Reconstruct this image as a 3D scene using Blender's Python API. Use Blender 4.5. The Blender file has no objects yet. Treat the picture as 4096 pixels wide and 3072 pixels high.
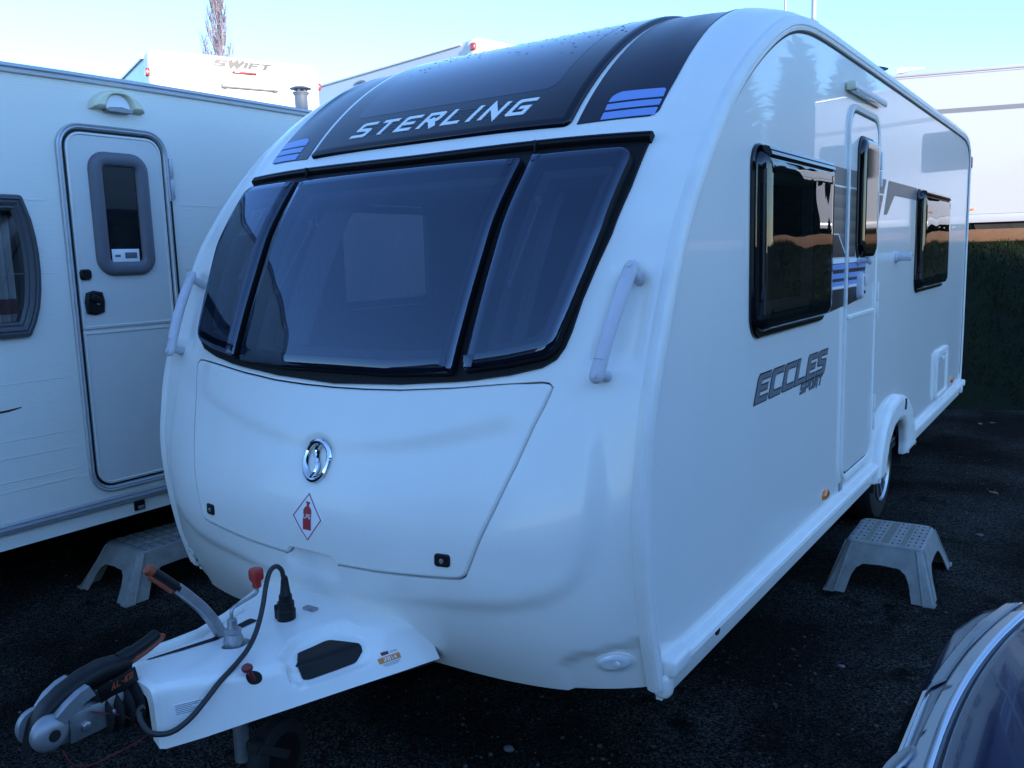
import bpy, bmesh, math, random
import numpy as np
from mathutils import Vector
from mathutils.geometry import delaunay_2d_cdt
R = math.radians
scene = bpy.context.scene
COL = scene.collection
random.seed(7); RNG = np.random.default_rng(7)

# ---------------------------------------------------------------- camera
cam_d = bpy.data.cameras.new('camera'); cam = bpy.data.objects.new('camera', cam_d); COL.objects.link(cam)
cam_d.sensor_width = 36.0; cam_d.lens = 861.01/1024*36.0; cam_d.clip_start = .05; cam_d.clip_end = 600
def _cam_matrix(yaw, pitch, roll, pos):
    f = np.array([-math.sin(yaw)*math.cos(pitch), math.cos(yaw)*math.cos(pitch), math.sin(pitch)])
    r = np.cross(f, [0,0,1]); r /= np.linalg.norm(r); u = np.cross(r, f)
    r2 = r*math.cos(roll) + u*math.sin(roll); u2 = -r*math.sin(roll) + u*math.cos(roll)
    from mathutils import Matrix
    return Matrix(((r2[0],u2[0],-f[0],pos[0]),(r2[1],u2[1],-f[1],pos[1]),(r2[2],u2[2],-f[2],pos[2]),(0,0,0,1)))
cam.matrix_world = _cam_matrix(R(34.62), R(-8.338), R(-1.735), (2.1405,-2.0667,1.6655))
scene.camera = cam

# ---------------------------------------------------------------- sky and sun
SUN_EL = R(12.0); SUN_DIR = (.948*math.cos(SUN_EL), -.317*math.cos(SUN_EL), math.sin(SUN_EL))   # towards the sun
world = bpy.data.worlds.new('World'); scene.world = world; world.use_nodes = True
wn = world.node_tree.nodes; wl = world.node_tree.links; wn.clear()
sky = wn.new('ShaderNodeTexSky'); sky.sky_type = 'NISHITA'; sky.sun_disc = False
sky.sun_elevation = SUN_EL; sky.sun_rotation = math.atan2(SUN_DIR[0], SUN_DIR[1])
sky.air_density = 1.0; sky.dust_density = 0.0; sky.ozone_density = 5.6
bg = wn.new('ShaderNodeBackground'); bg.inputs[1].default_value = .15
wo = wn.new('ShaderNodeOutputWorld'); wl.new(sky.outputs[0], bg.inputs[0]); wl.new(bg.outputs[0], wo.inputs[0])
sun_d = bpy.data.lights.new('sun', 'SUN'); sun_d.energy = 2.0; sun_d.angle = R(.5); sun_d.color = (1,.96,.90)
sun = bpy.data.objects.new('sun', sun_d); COL.objects.link(sun)
sun.rotation_euler = Vector(SUN_DIR).to_track_quat('Z','Y').to_euler(); sun.location = (20,-8,12)
vs = scene.view_settings; scene.display_settings.display_device = 'sRGB'
vs.view_transform = 'Standard'; vs.look = 'None'; vs.exposure = 2.2; vs.gamma = 1.0; vs.use_curve_mapping = False
vs.use_white_balance = True; vs.white_balance_temperature = 7300; vs.white_balance_tint = 16
cy = scene.cycles; cy.use_denoising = True; cy.max_bounces = 8; cy.transparent_max_bounces = 12; cy.glossy_bounces = 4; cy.diffuse_bounces = 3
cy.sample_clamp_indirect = 6.0; cy.caustics_reflective = False; cy.caustics_refractive = False

# ---------------------------------------------------------------- materials
MATS = {}
def material(name, col, rough=.5, metal=0., coat=0., coat_rough=.03, spec=.5, var=0., var_scale=6., bump=0., bump_scale=60., stretch=(1,1,1), trans=0.):
    m = bpy.data.materials.new(name); m.use_nodes = True; MATS[name] = m
    nt = m.node_tree; b = nt.nodes['Principled BSDF']
    b.inputs['Base Color'].default_value = (*col,1); b.inputs['Roughness'].default_value = rough; b.inputs['Metallic'].default_value = metal
    b.inputs['Coat Weight'].default_value = coat; b.inputs['Coat Roughness'].default_value = coat_rough; b.inputs['Specular IOR Level'].default_value = spec
    if var or bump:
        tc = nt.nodes.new('ShaderNodeTexCoord'); mp = nt.nodes.new('ShaderNodeMapping'); mp.inputs['Scale'].default_value = stretch
        nt.links.new(tc.outputs['Object'], mp.inputs['Vector'])
    if var:
        n = nt.nodes.new('ShaderNodeTexNoise'); n.inputs['Scale'].default_value = var_scale; n.inputs['Detail'].default_value = 6; n.inputs['Roughness'].default_value = .65
        nt.links.new(mp.outputs[0], n.inputs['Vector'])
        rp = nt.nodes.new('ShaderNodeValToRGB'); rp.color_ramp.elements[0].position = .3; rp.color_ramp.elements[1].position = .75
        rp.color_ramp.elements[0].color = (*[c*(1-var) for c in col],1); rp.color_ramp.elements[1].color = (*[min(1,c*(1+var*.5)) for c in col],1)
        nt.links.new(n.outputs['Fac'], rp.inputs[0]); nt.links.new(rp.outputs[0], b.inputs['Base Color'])
        mr = nt.nodes.new('ShaderNodeMapRange'); mr.inputs['To Min'].default_value = max(0,rough*(1-var)); mr.inputs['To Max'].default_value = min(1,rough*(1+var))
        nt.links.new(n.outputs['Fac'], mr.inputs[0]); nt.links.new(mr.outputs[0], b.inputs['Roughness'])
    if bump:
        n2 = nt.nodes.new('ShaderNodeTexNoise'); n2.inputs['Scale'].default_value = bump_scale; n2.inputs['Detail'].default_value = 4
        nt.links.new(mp.outputs[0], n2.inputs['Vector'])
        bp = nt.nodes.new('ShaderNodeBump'); bp.inputs['Strength'].default_value = bump; bp.inputs['Distance'].default_value = .01
        nt.links.new(n2.outputs['Fac'], bp.inputs['Height']); nt.links.new(bp.outputs[0], b.inputs['Normal'])
    return m
def tinted(name, tint, gloss_col=(.95,.97,1), rough=.01, f0=.055, haze=None):
    m = bpy.data.materials.new(name); m.use_nodes = True; MATS[name] = m
    nt = m.node_tree; nt.nodes.clear()
    tr = nt.nodes.new('ShaderNodeBsdfTransparent'); tr.inputs[0].default_value = (*tint,1)
    gl = nt.nodes.new('ShaderNodeBsdfGlossy'); gl.inputs['Color'].default_value = (*gloss_col,1); gl.inputs['Roughness'].default_value = rough
    mx = nt.nodes.new('ShaderNodeMixShader'); out = nt.nodes.new('ShaderNodeOutputMaterial')
    lw = nt.nodes.new('ShaderNodeLayerWeight'); lw.inputs[0].default_value = .5
    pw = nt.nodes.new('ShaderNodeMath'); pw.operation = 'POWER'; pw.inputs[1].default_value = 5.0
    sc_ = nt.nodes.new('ShaderNodeMapRange'); sc_.inputs['To Min'].default_value = f0; sc_.inputs['To Max'].default_value = 1.0
    nt.links.new(lw.outputs['Facing'], pw.inputs[0]); nt.links.new(pw.outputs[0], sc_.inputs[0]); nt.links.new(sc_.outputs[0], mx.inputs[0])
    # slight waviness of moulded sheet
    tc = nt.nodes.new('ShaderNodeTexCoord'); nz = nt.nodes.new('ShaderNodeTexNoise'); nz.inputs['Scale'].default_value = 2.6; nz.inputs['Detail'].default_value = 1.0
    bp = nt.nodes.new('ShaderNodeBump'); bp.inputs['Strength'].default_value = .5; bp.inputs['Distance'].default_value = .012
    nt.links.new(tc.outputs['Object'], nz.inputs['Vector']); nt.links.new(nz.outputs['Fac'], bp.inputs['Height']); nt.links.new(bp.outputs[0], gl.inputs['Normal'])
    src = tr
    if haze:
        df = nt.nodes.new('ShaderNodeBsdfDiffuse'); df.inputs[0].default_value = (*haze,1)
        ad = nt.nodes.new('ShaderNodeAddShader'); nt.links.new(tr.outputs[0], ad.inputs[0]); nt.links.new(df.outputs[0], ad.inputs[1]); src = ad
    nt.links.new(src.outputs[0], mx.inputs[1]); nt.links.new(gl.outputs[0], mx.inputs[2]); nt.links.new(mx.outputs[0], out.inputs[0])
    return m
M = MATS
material('gelcoat', (.85,.815,.77), .30, coat=.35, coat_rough=.08, var=.05, var_scale=3, bump=.012, bump_scale=220)
material('side_paint', (.84,.81,.77), .28, coat=.6, coat_rough=.012, spec=.4, var=.03, var_scale=2, bump=.07, bump_scale=2.6)
material('trim_white', (.80,.775,.74), .35, var=.06, var_scale=9)
material('lid_white', (.85,.815,.77), .33, coat=.3, coat_rough=.1, var=.04, var_scale=3, bump=.012, bump_scale=220)
tinted('acrylic', (.20,.21,.24), gloss_col=(.62,.78,1), f0=.10, haze=(.004,.006,.013))  # gloss tint and haze put a bluer sky reflection into the panes
material('frame_black', (.005,.005,.006), .5, spec=.18)
tinted('acrylic_light', (.5,.51,.52), f0=.07)
tinted('acrylic_dark', (.16,.165,.17), f0=.055, haze=(.006,.0065,.007))
material('black_plastic', (.005,.005,.006), .45, spec=.3, var=.2, var_scale=20)
material('black_gloss', (.003,.003,.004), .06, coat=.2, spec=.4)
material('seam_black', (.004,.004,.005), .7)
material('roof_film', (.009,.010,.026), .30, coat=.15, coat_rough=.08, spec=.3, var=.1)
material('roof_glass', (.003,.0040,.012), .10, coat=.15, coat_rough=.02, spec=.35, var=.1)
material('roof_glass_clear', (.008,.012,.042), .12, coat=.25, coat_rough=.02, spec=.4)
material('decal_white', (.82,.83,.84), .35)
material('decal_grey_line', (.045,.05,.06), .4)
material('decal_blue', (.17,.31,.64), .35)
material('decal_taupe', (.17,.155,.145), .35, spec=.2)
material('decal_dark', (.022,.022,.026), .35, spec=.2)
material('letter_dark', (.02,.021,.025), .35)
material('letter_grey', (.17,.18,.20), .35)
material('handle_grey', (.56,.55,.59), .5, var=.08, bump=.05, bump_scale=400)
material('handle_grip', (.60,.58,.64), .6, bump=.25, bump_scale=300)
material('chrome', (.72,.73,.75), .06, metal=1.)
material('alloy', (.40,.41,.43), .32, metal=1.)
material('galvanised', (.42,.43,.45), .42, metal=.85, var=.25, var_scale=30)
material('silver_paint', (.30,.31,.33), .42, metal=.5, var=.1, var_scale=20)
material('rubber', (.006,.006,.0065), .75, var=.3, var_scale=25, bump=.1, bump_scale=150)
material('rubber_cable', (.02,.021,.023), .55)
material('red_cable', (.16,.012,.012), .6)
material('red_plastic', (.50,.025,.022), .4, var=.15, var_scale=30)
material('red_dull', (.20,.022,.028), .45)
material('orange_plastic', (.33,.055,.02), .5, var=.25, var_scale=40)
material('orange_lens', (.75,.18,.02), .2, coat=.6)
material('red_lens', (.55,.03,.03), .18, coat=.7)
material('clear_lens', (.72,.74,.76), .12, coat=.9)
material('sticker_red', (.48,.03,.035), .45)
material('sticker_orange', (.80,.25,.06), .45)
material('step_plastic', (.25,.26,.25), .6, var=.3, var_scale=14, bump=.1, bump_scale=90)
material('step_dirt', (.19,.185,.15), .85, var=.4, var_scale=30)
material('hole_dark', (.006,.006,.006), .9)
material('chassis_black', (.010,.010,.010), .8)
material('interior_wall', (.5,.48,.45), .7)
material('interior_dark', (.09,.065,.05), .7)
material('curtain', (.68,.68,.68), .85, var=.2, var_scale=25, stretch=(8,8,.4))
material('curtain_red', (.22,.03,.035), .85)
material('cream', (.78,.74,.55), .5, var=.08)
material('alu', (.52,.54,.57), .45, metal=.6, var=.1, var_scale=30, stretch=(1,.05,1))
material('grey_frame', (.12,.125,.15), .45, var=.08)
material('grey_rubber', (.055,.06,.07), .5)
material('grey_plastic', (.30,.31,.32), .5)
material('van_white', (.66,.65,.62), .30, coat=.3, var=.03)
material('van_grey', (.60,.61,.64), .35, coat=.2)
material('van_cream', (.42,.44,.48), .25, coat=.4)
material('timber', (.17,.08,.036), .8, var=.35, var_scale=6, stretch=(.4,6,6), bump=.3, bump_scale=30)
material('bark', (.24,.20,.22), .9)
material('twig', (.32,.28,.32), .9)
material('needle', (.022,.045,.020), .8, var=.5, var_scale=1.2, spec=.12)
material('trunk', (.06,.045,.035), .9)
material('pole_grey', (.45,.46,.48), .4, metal=.4)
material('render_wall', (.55,.52,.47), .9, var=.08)
material('roof_tile', (.14,.09,.075), .85, var=.3, var_scale=5)
material('glass_dark', (.01,.012,.014), .05, coat=.5)
material('door_brown', (.12,.07,.04), .6)
material('car_blue', (.010,.014,.045), .15, coat=.4, coat_rough=.02, spec=.35)
material('car_silver', (.50,.53,.58), .22, metal=1.)
tinted('car_glass', (.25,.27,.27))
tinted('lamp_glass', (.86,.88,.9))
material('leaf_litter', (.18,.10,.04), .8)
material('pebble', (.075,.075,.07), .8, var=.55, var_scale=6, spec=.12)
material('stone_grey', (.10,.105,.11), .85, var=.3, var_scale=20, bump=.3, bump_scale=40)
material('grass', (.016,.032,.008), .8, var=.5, var_scale=1.5, spec=.12)
# dark striped decal of the side
def striped():
    m = material('decal_striped', (.1,.095,.09), .35); nt = m.node_tree; b = nt.nodes['Principled BSDF']
    tc = nt.nodes.new('ShaderNodeTexCoord'); sp = nt.nodes.new('ShaderNodeSeparateXYZ'); nt.links.new(tc.outputs['Object'], sp.inputs[0])
    mu = nt.nodes.new('ShaderNodeMath'); mu.operation = 'MULTIPLY'; mu.inputs[1].default_value = 1/.058; nt.links.new(sp.outputs[2], mu.inputs[0])
    fr = nt.nodes.new('ShaderNodeMath'); fr.operation = 'FRACT'; nt.links.new(mu.outputs[0], fr.inputs[0])
    rp = nt.nodes.new('ShaderNodeValToRGB'); e = rp.color_ramp.elements; e[0].color = (.050,.048,.048,1); e[1].color = (.16,.145,.135,1); e[1].position = .8
    x = e.new(.88); x.color = (.06,.056,.055,1); nt.links.new(fr.outputs[0], rp.inputs[0])
    mu2 = nt.nodes.new('ShaderNodeMath'); mu2.operation = 'MULTIPLY'; mu2.inputs[1].default_value = 1/.0085; nt.links.new(sp.outputs[2], mu2.inputs[0])
    fr2 = nt.nodes.new('ShaderNodeMath'); fr2.operation = 'FRACT'; nt.links.new(mu2.outputs[0], fr2.inputs[0])
    r2 = nt.nodes.new('ShaderNodeMapRange'); r2.inputs['From Min'].default_value = .4; r2.inputs['From Max'].default_value = .6; r2.inputs['To Min'].default_value = .7; r2.inputs['To Max'].default_value = 1.15; nt.links.new(fr2.outputs[0], r2.inputs[0])
    mm = nt.nodes.new('ShaderNodeMix'); mm.data_type = 'RGBA'; mm.blend_type = 'MULTIPLY'; mm.inputs[0].default_value = 1
    nt.links.new(rp.outputs[0], mm.inputs[6]); nt.links.new(r2.outputs[0], mm.inputs[7]); nt.links.new(mm.outputs[2], b.inputs['Base Color'])
striped()
# ribbed aluminium sheet of the neighbour caravan
def ribbed():
    m = material('ribbed_sheet', (.80,.77,.70), .38, coat=.15); nt = m.node_tree; b = nt.nodes['Principled BSDF']
    tc = nt.nodes.new('ShaderNodeTexCoord'); sp = nt.nodes.new('ShaderNodeSeparateXYZ'); nt.links.new(tc.outputs['Object'], sp.inputs[0])
    nz = nt.nodes.new('ShaderNodeTexNoise'); nz.inputs['Scale'].default_value = 120; nt.links.new(tc.outputs['Object'], nz.inputs['Vector'])
    mu = nt.nodes.new('ShaderNodeMath'); mu.operation = 'MULTIPLY_ADD'; mu.inputs[1].default_value = 2*math.pi/.012; nt.links.new(sp.outputs[2], mu.inputs[0]); 
    nt.links.new(nz.outputs['Fac'], mu.inputs[2])
    sn = nt.nodes.new('ShaderNodeMath'); sn.operation = 'SINE'; nt.links.new(mu.outputs[0], sn.inputs[0])
    bp = nt.nodes.new('ShaderNodeBump'); bp.inputs['Strength'].default_value = .16; bp.inputs['Distance'].default_value = .002
    nt.links.new(sn.outputs[0], bp.inputs['Height']); nt.links.new(bp.outputs[0], b.inputs['Normal'])
ribbed()
def ground_mat(name, dark, light, moss, scale):
    m = material(name, dark, .9, spec=.06); nt = m.node_tree; b = nt.nodes['Principled BSDF']
    tc = nt.nodes.new('ShaderNodeTexCoord')
    v = nt.nodes.new('ShaderNodeTexVoronoi'); v.inputs['Scale'].default_value = scale; nt.links.new(tc.outputs['Object'], v.inputs['Vector'])
    n1 = nt.nodes.new('ShaderNodeTexNoise'); n1.inputs['Scale'].default_value = 1.1; n1.inputs['Detail'].default_value = 8; nt.links.new(tc.outputs['Object'], n1.inputs['Vector'])
    n2 = nt.nodes.new('ShaderNodeTexNoise'); n2.inputs['Scale'].default_value = 2.3; n2.inputs['Detail'].default_value = 7; n2.inputs['Roughness'].default_value = .7; nt.links.new(tc.outputs['Object'], n2.inputs['Vector'])
    gr = nt.nodes.new('ShaderNodeTexNoise'); gr.inputs['Scale'].default_value = 90; gr.inputs['Detail'].default_value = 5; gr.inputs['Roughness'].default_value = .8; nt.links.new(tc.outputs['Object'], gr.inputs['Vector'])
    hs = nt.nodes.new('ShaderNodeSeparateColor'); nt.links.new(v.outputs['Color'], hs.inputs[0])
    r1 = nt.nodes.new('ShaderNodeValToRGB'); e = r1.color_ramp.elements; e[0].position = .25; e[1].position = .98; e[0].color = (*dark,1); e[1].color = (*light,1); nt.links.new(hs.outputs[0], r1.inputs[0])
    rg = nt.nodes.new('ShaderNodeMapRange'); rg.inputs['From Min'].default_value = .35; rg.inputs['From Max'].default_value = .7; rg.inputs['To Min'].default_value = .35; rg.inputs['To Max'].default_value = 1.5; nt.links.new(gr.outputs['Fac'], rg.inputs[0])
    m1 = nt.nodes.new('ShaderNodeMix'); m1.data_type = 'RGBA'; m1.blend_type = 'MULTIPLY'; m1.inputs[0].default_value = 1; nt.links.new(r1.outputs[0], m1.inputs[6]); nt.links.new(rg.outputs[0], m1.inputs[7])
    rw = nt.nodes.new('ShaderNodeMapRange'); rw.inputs['From Min'].default_value = .40; rw.inputs['From Max'].default_value = .62; rw.inputs['To Min'].default_value = .35; rw.inputs['To Max'].default_value = 1.6; nt.links.new(n1.outputs['Fac'], rw.inputs[0])
    m2 = nt.nodes.new('ShaderNodeMix'); m2.data_type = 'RGBA'; m2.blend_type = 'MULTIPLY'; m2.inputs[0].default_value = 1; nt.links.new(m1.outputs[2], m2.inputs[6]); nt.links.new(rw.outputs[0], m2.inputs[7])
    rm = nt.nodes.new('ShaderNodeValToRGB'); rm.color_ramp.elements[0].position = .56; rm.color_ramp.elements[1].position = .66; nt.links.new(n2.outputs['Fac'], rm.inputs[0])
    m3 = nt.nodes.new('ShaderNodeMix'); m3.data_type = 'RGBA'; nt.links.new(rm.outputs[0], m3.inputs[0]); nt.links.new(m2.outputs[2], m3.inputs[6]); m3.inputs[7].default_value = (*moss,1)
    nt.links.new(m3.outputs[2], b.inputs['Base Color'])
    bp = nt.nodes.new('ShaderNodeBump'); bp.inputs['Strength'].default_value = .9; bp.inputs['Distance'].default_value = .008
    ad = nt.nodes.new('ShaderNodeMath'); ad.operation = 'SUBTRACT'; nt.links.new(gr.outputs['Fac'], ad.inputs[0]); nt.links.new(v.outputs['Distance'], ad.inputs[1])
    nt.links.new(ad.outputs[0], bp.inputs['Height']); nt.links.new(bp.outputs[0], b.inputs['Normal'])
ground_mat('gravel_ground', (.0018,.0018,.0016), (.072,.072,.066), (.0022,.0030,.0010), 170)
material('bank_soil', (.008,.014,.005), .95, var=.6, var_scale=2.5, bump=.6, bump_scale=25, spec=.12)
# ---------------------------------------------------------------- object helpers
ORG = {}
def tag(o, label=None, cat=None, group=None, kind=None):
    if label: o['label'] = label
    if cat: o['category'] = cat
    if group: o['group'] = group
    if kind: o['kind'] = kind
    return o
def thing(name, label, cat, org=(0,0,0), group=None):
    o = bpy.data.objects.new(name, None); COL.objects.link(o); o.location = org; o.empty_display_size = .2
    ORG[o] = np.array(org, float); return tag(o, label, cat, group)
def link(name, verts, faces, mat, parent=None, smooth=True, angle=35, label=None):
    me = bpy.data.meshes.new(name); v = np.asarray(verts, float)
    org = ORG[parent] if parent is not None else np.zeros(3)
    me.from_pydata((v - org).tolist(), [], [tuple(int(i) for i in f) for f in faces]); me.update()
    bm = bmesh.new(); bm.from_mesh(me); bmesh.ops.recalc_face_normals(bm, faces=bm.faces); bm.to_mesh(me); bm.free()
    if smooth:
        me.shade_smooth(); me.set_sharp_from_angle(angle=R(angle))
    me.materials.append(M[mat] if isinstance(mat, str) else mat)
    o = bpy.data.objects.new(name, me); COL.objects.link(o)
    if parent is not None: o.parent = parent
    ORG[o] = org
    if label: o['label'] = label
    return o
def copy_tree(o, parent=None):
    c = o.copy(); COL.objects.link(c); c.parent = parent
    if parent is not None: c.matrix_parent_inverse.identity()
    for ch in list(o.children): copy_tree(ch, c)
    return c
class G:
    """collects shapes into one mesh"""
    def __init__(s): s.v = []; s.f = []; s.n = 0
    def add(s, v, f):
        v = np.asarray(v, float).reshape(-1,3); s.v.append(v); s.f += [tuple(i + s.n for i in q) for q in f]; s.n += len(v); return s
    def box(s, c, size, bev=.004, seg=2, rot=None):
        bm = bmesh.new(); bmesh.ops.create_cube(bm, size=1)
        for v in bm.verts: v.co = Vector((v.co.x*size[0], v.co.y*size[1], v.co.z*size[2]))
        if bev: bmesh.ops.bevel(bm, geom=list(bm.edges), offset=min(bev, min(size)*.45), segments=seg, affect='EDGES', profile=.5)
        bm.verts.index_update(); v = np.array([q.co[:] for q in bm.verts]); f = [[q.index for q in x.verts] for x in bm.faces]; bm.free()
        if rot is not None: v = v @ np.array(rot).T
        return s.add(v + np.array(c), f)
    def tube(s, path, r, seg=10, caps=True, flat=None):
        p = np.asarray(path, float); n = len(p); r = np.broadcast_to(np.asarray(r, float), (n,))
        t = np.gradient(p, axis=0); t /= np.linalg.norm(t, axis=1)[:,None] + 1e-12
        up = np.array([0,0,1.]) if abs(t[0] @ [0,0,1]) < .9 else np.array([1.,0,0])
        if flat is not None: up = np.array(flat[0], float)
        vs_ = []; a = np.cross(t[0], up); a /= np.linalg.norm(a)
        for i in range(n):
            a = a - (a @ t[i])*t[i]; a /= np.linalg.norm(a); b = np.cross(a, t[i])
            k = flat[1] if flat is not None else 1.
            th = np.linspace(0, 2*np.pi, seg, endpoint=False)
            vs_.append(p[i] + r[i]*(np.cos(th)[:,None]*a*k + np.sin(th)[:,None]*b))
        v = np.concatenate(vs_); f = []
        for i in range(n-1):
            for j in range(seg):
                f.append((i*seg+j, i*seg+(j+1)%seg, (i+1)*seg+(j+1)%seg, (i+1)*seg+j))
        if caps: f.append(tuple(range(seg-1,-1,-1))); f.append(tuple(range((n-1)*seg, n*seg)))
        return s.add(v, f)
    def lathe(s, prof, c, axis=(0,0,1), seg=24, caps=True):
        """prof: (radius, height) along axis"""
        ax = np.array(axis, float); ax /= np.linalg.norm(ax); a = np.cross(ax, [1,0,0] if abs(ax[0]) < .9 else [0,1,0]); a /= np.linalg.norm(a); b = np.cross(ax, a)
        th = np.linspace(0, 2*np.pi, seg, endpoint=False); v = []; f = []
        for r_, h in prof: v.append(np.array(c) + ax*h + r_*(np.cos(th)[:,None]*a + np.sin(th)[:,None]*b))
        for i in range(len(prof)-1):
            for j in range(seg): f.append((i*seg+j, i*seg+(j+1)%seg, (i+1)*seg+(j+1)%seg, (i+1)*seg+j))
        if caps: f.append(tuple(range(seg-1,-1,-1))); f.append(tuple(range((len(prof)-1)*seg, len(prof)*seg)))
        return s.add(np.concatenate(v), f)
    def loft(s, rings, close=True, caps=True):
        n = len(rings[0]); v = np.concatenate([np.asarray(r_, float) for r_ in rings]); f = []
        for i in range(len(rings)-1):
            for j in range(n if close else n-1): f.append((i*n+j, i*n+(j+1)%n, (i+1)*n+(j+1)%n, (i+1)*n+j))
        if caps: f.append(tuple(range(n-1,-1,-1))); f.append(tuple(range((len(rings)-1)*n, len(rings)*n)))
        return s.add(v, f)
    def obj(s, name, mat, parent=None, **k): return link(name, np.concatenate(s.v), s.f, mat, parent, **k)
# ---- 2D outlines
def rpoly(pts, rad, seg=6):
    """round the corners of a polygon; rad one number or a list"""
    P_ = [np.array(p, float) for p in pts]; n = len(P_); out = []
    for i in range(n):
        r_ = rad if np.isscalar(rad) else rad[i]; p = P_[i]; a = P_[i-1]-p; b = P_[(i+1)%n]-p
        la, lb = np.linalg.norm(a), np.linalg.norm(b)
        if r_ < 1e-5: out.append(p); continue
        a /= la; b /= lb; ang = math.acos(max(-1,min(1,a@b)))
        if ang > math.pi-.05: out.append(p); continue
        d = min(r_/math.tan(ang/2), la*.48, lb*.48); rr = d*math.tan(ang/2)
        c = p + (a+b)/np.linalg.norm(a+b)*rr/math.sin(ang/2); p0 = p+a*d; p1 = p+b*d
        a0 = math.atan2(*(p0-c)[::-1]); a1 = math.atan2(*(p1-c)[::-1]); da = (a1-a0+math.pi)%(2*math.pi)-math.pi
        out += [c+rr*np.array([math.cos(a0+da*k/seg), math.sin(a0+da*k/seg)]) for k in range(seg+1)]
    return np.array(out)
def dens(poly, step):
    p = np.asarray(poly, float); out = []
    for i in range(len(p)):
        a, b = p[i], p[(i+1)%len(p)]; k = max(1, int(math.ceil(np.linalg.norm(b-a)/step)))
        out += [a+(b-a)*j/k for j in range(k)]
    return np.array(out)
def area2(p): return .5*np.sum(p[:,0]*np.roll(p[:,1],-1) - np.roll(p[:,0],-1)*p[:,1])
def inset(poly, d):
    p = np.asarray(poly, float); s = 1 if area2(p) > 0 else -1
    e1 = p - np.roll(p,1,0); e2 = np.roll(p,-1,0) - p
    n1 = np.stack([-e1[:,1], e1[:,0]],1); n2 = np.stack([-e2[:,1], e2[:,0]],1)
    n1 /= np.linalg.norm(n1,axis=1)[:,None]+1e-12; n2 /= np.linalg.norm(n2,axis=1)[:,None]+1e-12
    n = n1+n2; l = np.linalg.norm(n,axis=1)[:,None]; n /= l+1e-12
    k = 1/np.maximum(.5, np.sum(n*n1,axis=1))[:,None]
    return p + s*d*n*k
def inside(pts, poly):
    x, y = pts[:,0], pts[:,1]; p = np.asarray(poly); c = np.zeros(len(pts), bool)
    for i in range(len(p)):
        x1,y1 = p[i]; x2,y2 = p[(i+1)%len(p)]
        m = (y1 > y) != (y2 > y)
        if m.any(): c[m] ^= x[m] < (x2-x1)*(y[m]-y1)/(y2-y1+1e-30)+x1
    return c
def edist(pts, poly, closed=True):
    p = np.asarray(poly, float); d = np.full(len(pts), 1e9); n = len(p)
    for i in range(n if closed else n-1):
        a = p[i]; ab = p[(i+1)%n]-a; t = np.clip(((pts-a)@ab)/(ab@ab+1e-20),0,1)
        d = np.minimum(d, np.linalg.norm(pts-a-t[:,None]*ab, axis=1))
    return d
def cdt(loops, extra, keep):
    """triangulate closed loops with extra points, keep triangles whose centre passes keep()"""
    co = []; ed = []
    for l in loops:
        k = len(co); n = len(l); co += [Vector((float(a),float(b))) for a,b in l]; ed += [(k+i, k+(i+1)%n) for i in range(n)]
    co += [Vector((float(a),float(b))) for a,b in extra]
    v, e, f, *_ = delaunay_2d_cdt(co, ed, [], 0, 1e-7)
    v = np.array([q[:] for q in v]); f = np.array([q for q in f if len(q) == 3], int)
    return v, f[keep(v[f].mean(1))]
def gridpts(poly, holes, gx, gy, margin):
    lo = poly.min(0); hi = poly.max(0)
    X, Y = np.meshgrid(np.arange(lo[0]+gx*.5, hi[0], gx), np.arange(lo[1]+gy*.5, hi[1], gy)); Y = Y.copy(); X = X.copy(); X[::2] += gx*.5*0
    q = np.stack([X.ravel(), Y.ravel()], 1); q = q[inside(q, poly)]
    for h in holes: q = q[~inside(q, h)]
    for h in [poly]+list(holes): q = q[edist(q, h) > margin]
    return q
def patch(g, fn, poly, top=0., bot=None, grid=.05, holes=(), step=None, gy=None, rings=None):
    """sheet over outline poly mapped by fn(u,v,off). bot: skirt down to that offset. rings: [(inset, off)] rounded edge from outside in; last = cap height"""
    st = step or grid; poly = dens(poly, st); holes = [dens(h, st) for h in holes]
    if rings:
        rr = [(inset(poly, d) if d else poly, o) for d, o in rings]; n = len(poly)
        v = np.concatenate([fn(p[:,0], p[:,1], o) for p, o in rr]); f = []
        for i in range(len(rr)-1):
            for j in range(n): f.append((i*n+j, i*n+(j+1)%n, (i+1)*n+(j+1)%n, (i+1)*n+j))
        g.add(v, f); cap = rr[-1][0]; top = rr[-1][1]
    else: cap = poly
    loops = [cap]+holes; ex = gridpts(cap, holes, grid, gy or grid, grid*.35)
    v, f = cdt(loops, ex, lambda c: inside(c, cap) & ~np.any([inside(c, h) for h in holes] or [np.zeros(len(c), bool)], axis=0))
    g.add(fn(v[:,0], v[:,1], top), f.tolist())
    if bot is not None:
        for l in ([poly] if not rings else [])+holes:
            n = len(l); g.add(np.concatenate([fn(l[:,0], l[:,1], top), fn(l[:,0], l[:,1], bot)]), [(j,(j+1)%n,n+(j+1)%n,n+j) for j in range(n)])
    return g
def ring(g, fn, outer, prof, step=.04):
    """frame following an outline: prof = [(inset, off)] swept around"""
    p = dens(outer, step); n = len(p); rr = [(inset(p, d) if d else p, o) for d, o in prof]
    v = np.concatenate([fn(q[:,0], q[:,1], o) for q, o in rr]); f = []
    for i in range(len(rr)-1):
        for j in range(n): f.append((i*n+j, i*n+(j+1)%n, (i+1)*n+(j+1)%n, (i+1)*n+j))
    return g.add(v, f)
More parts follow.
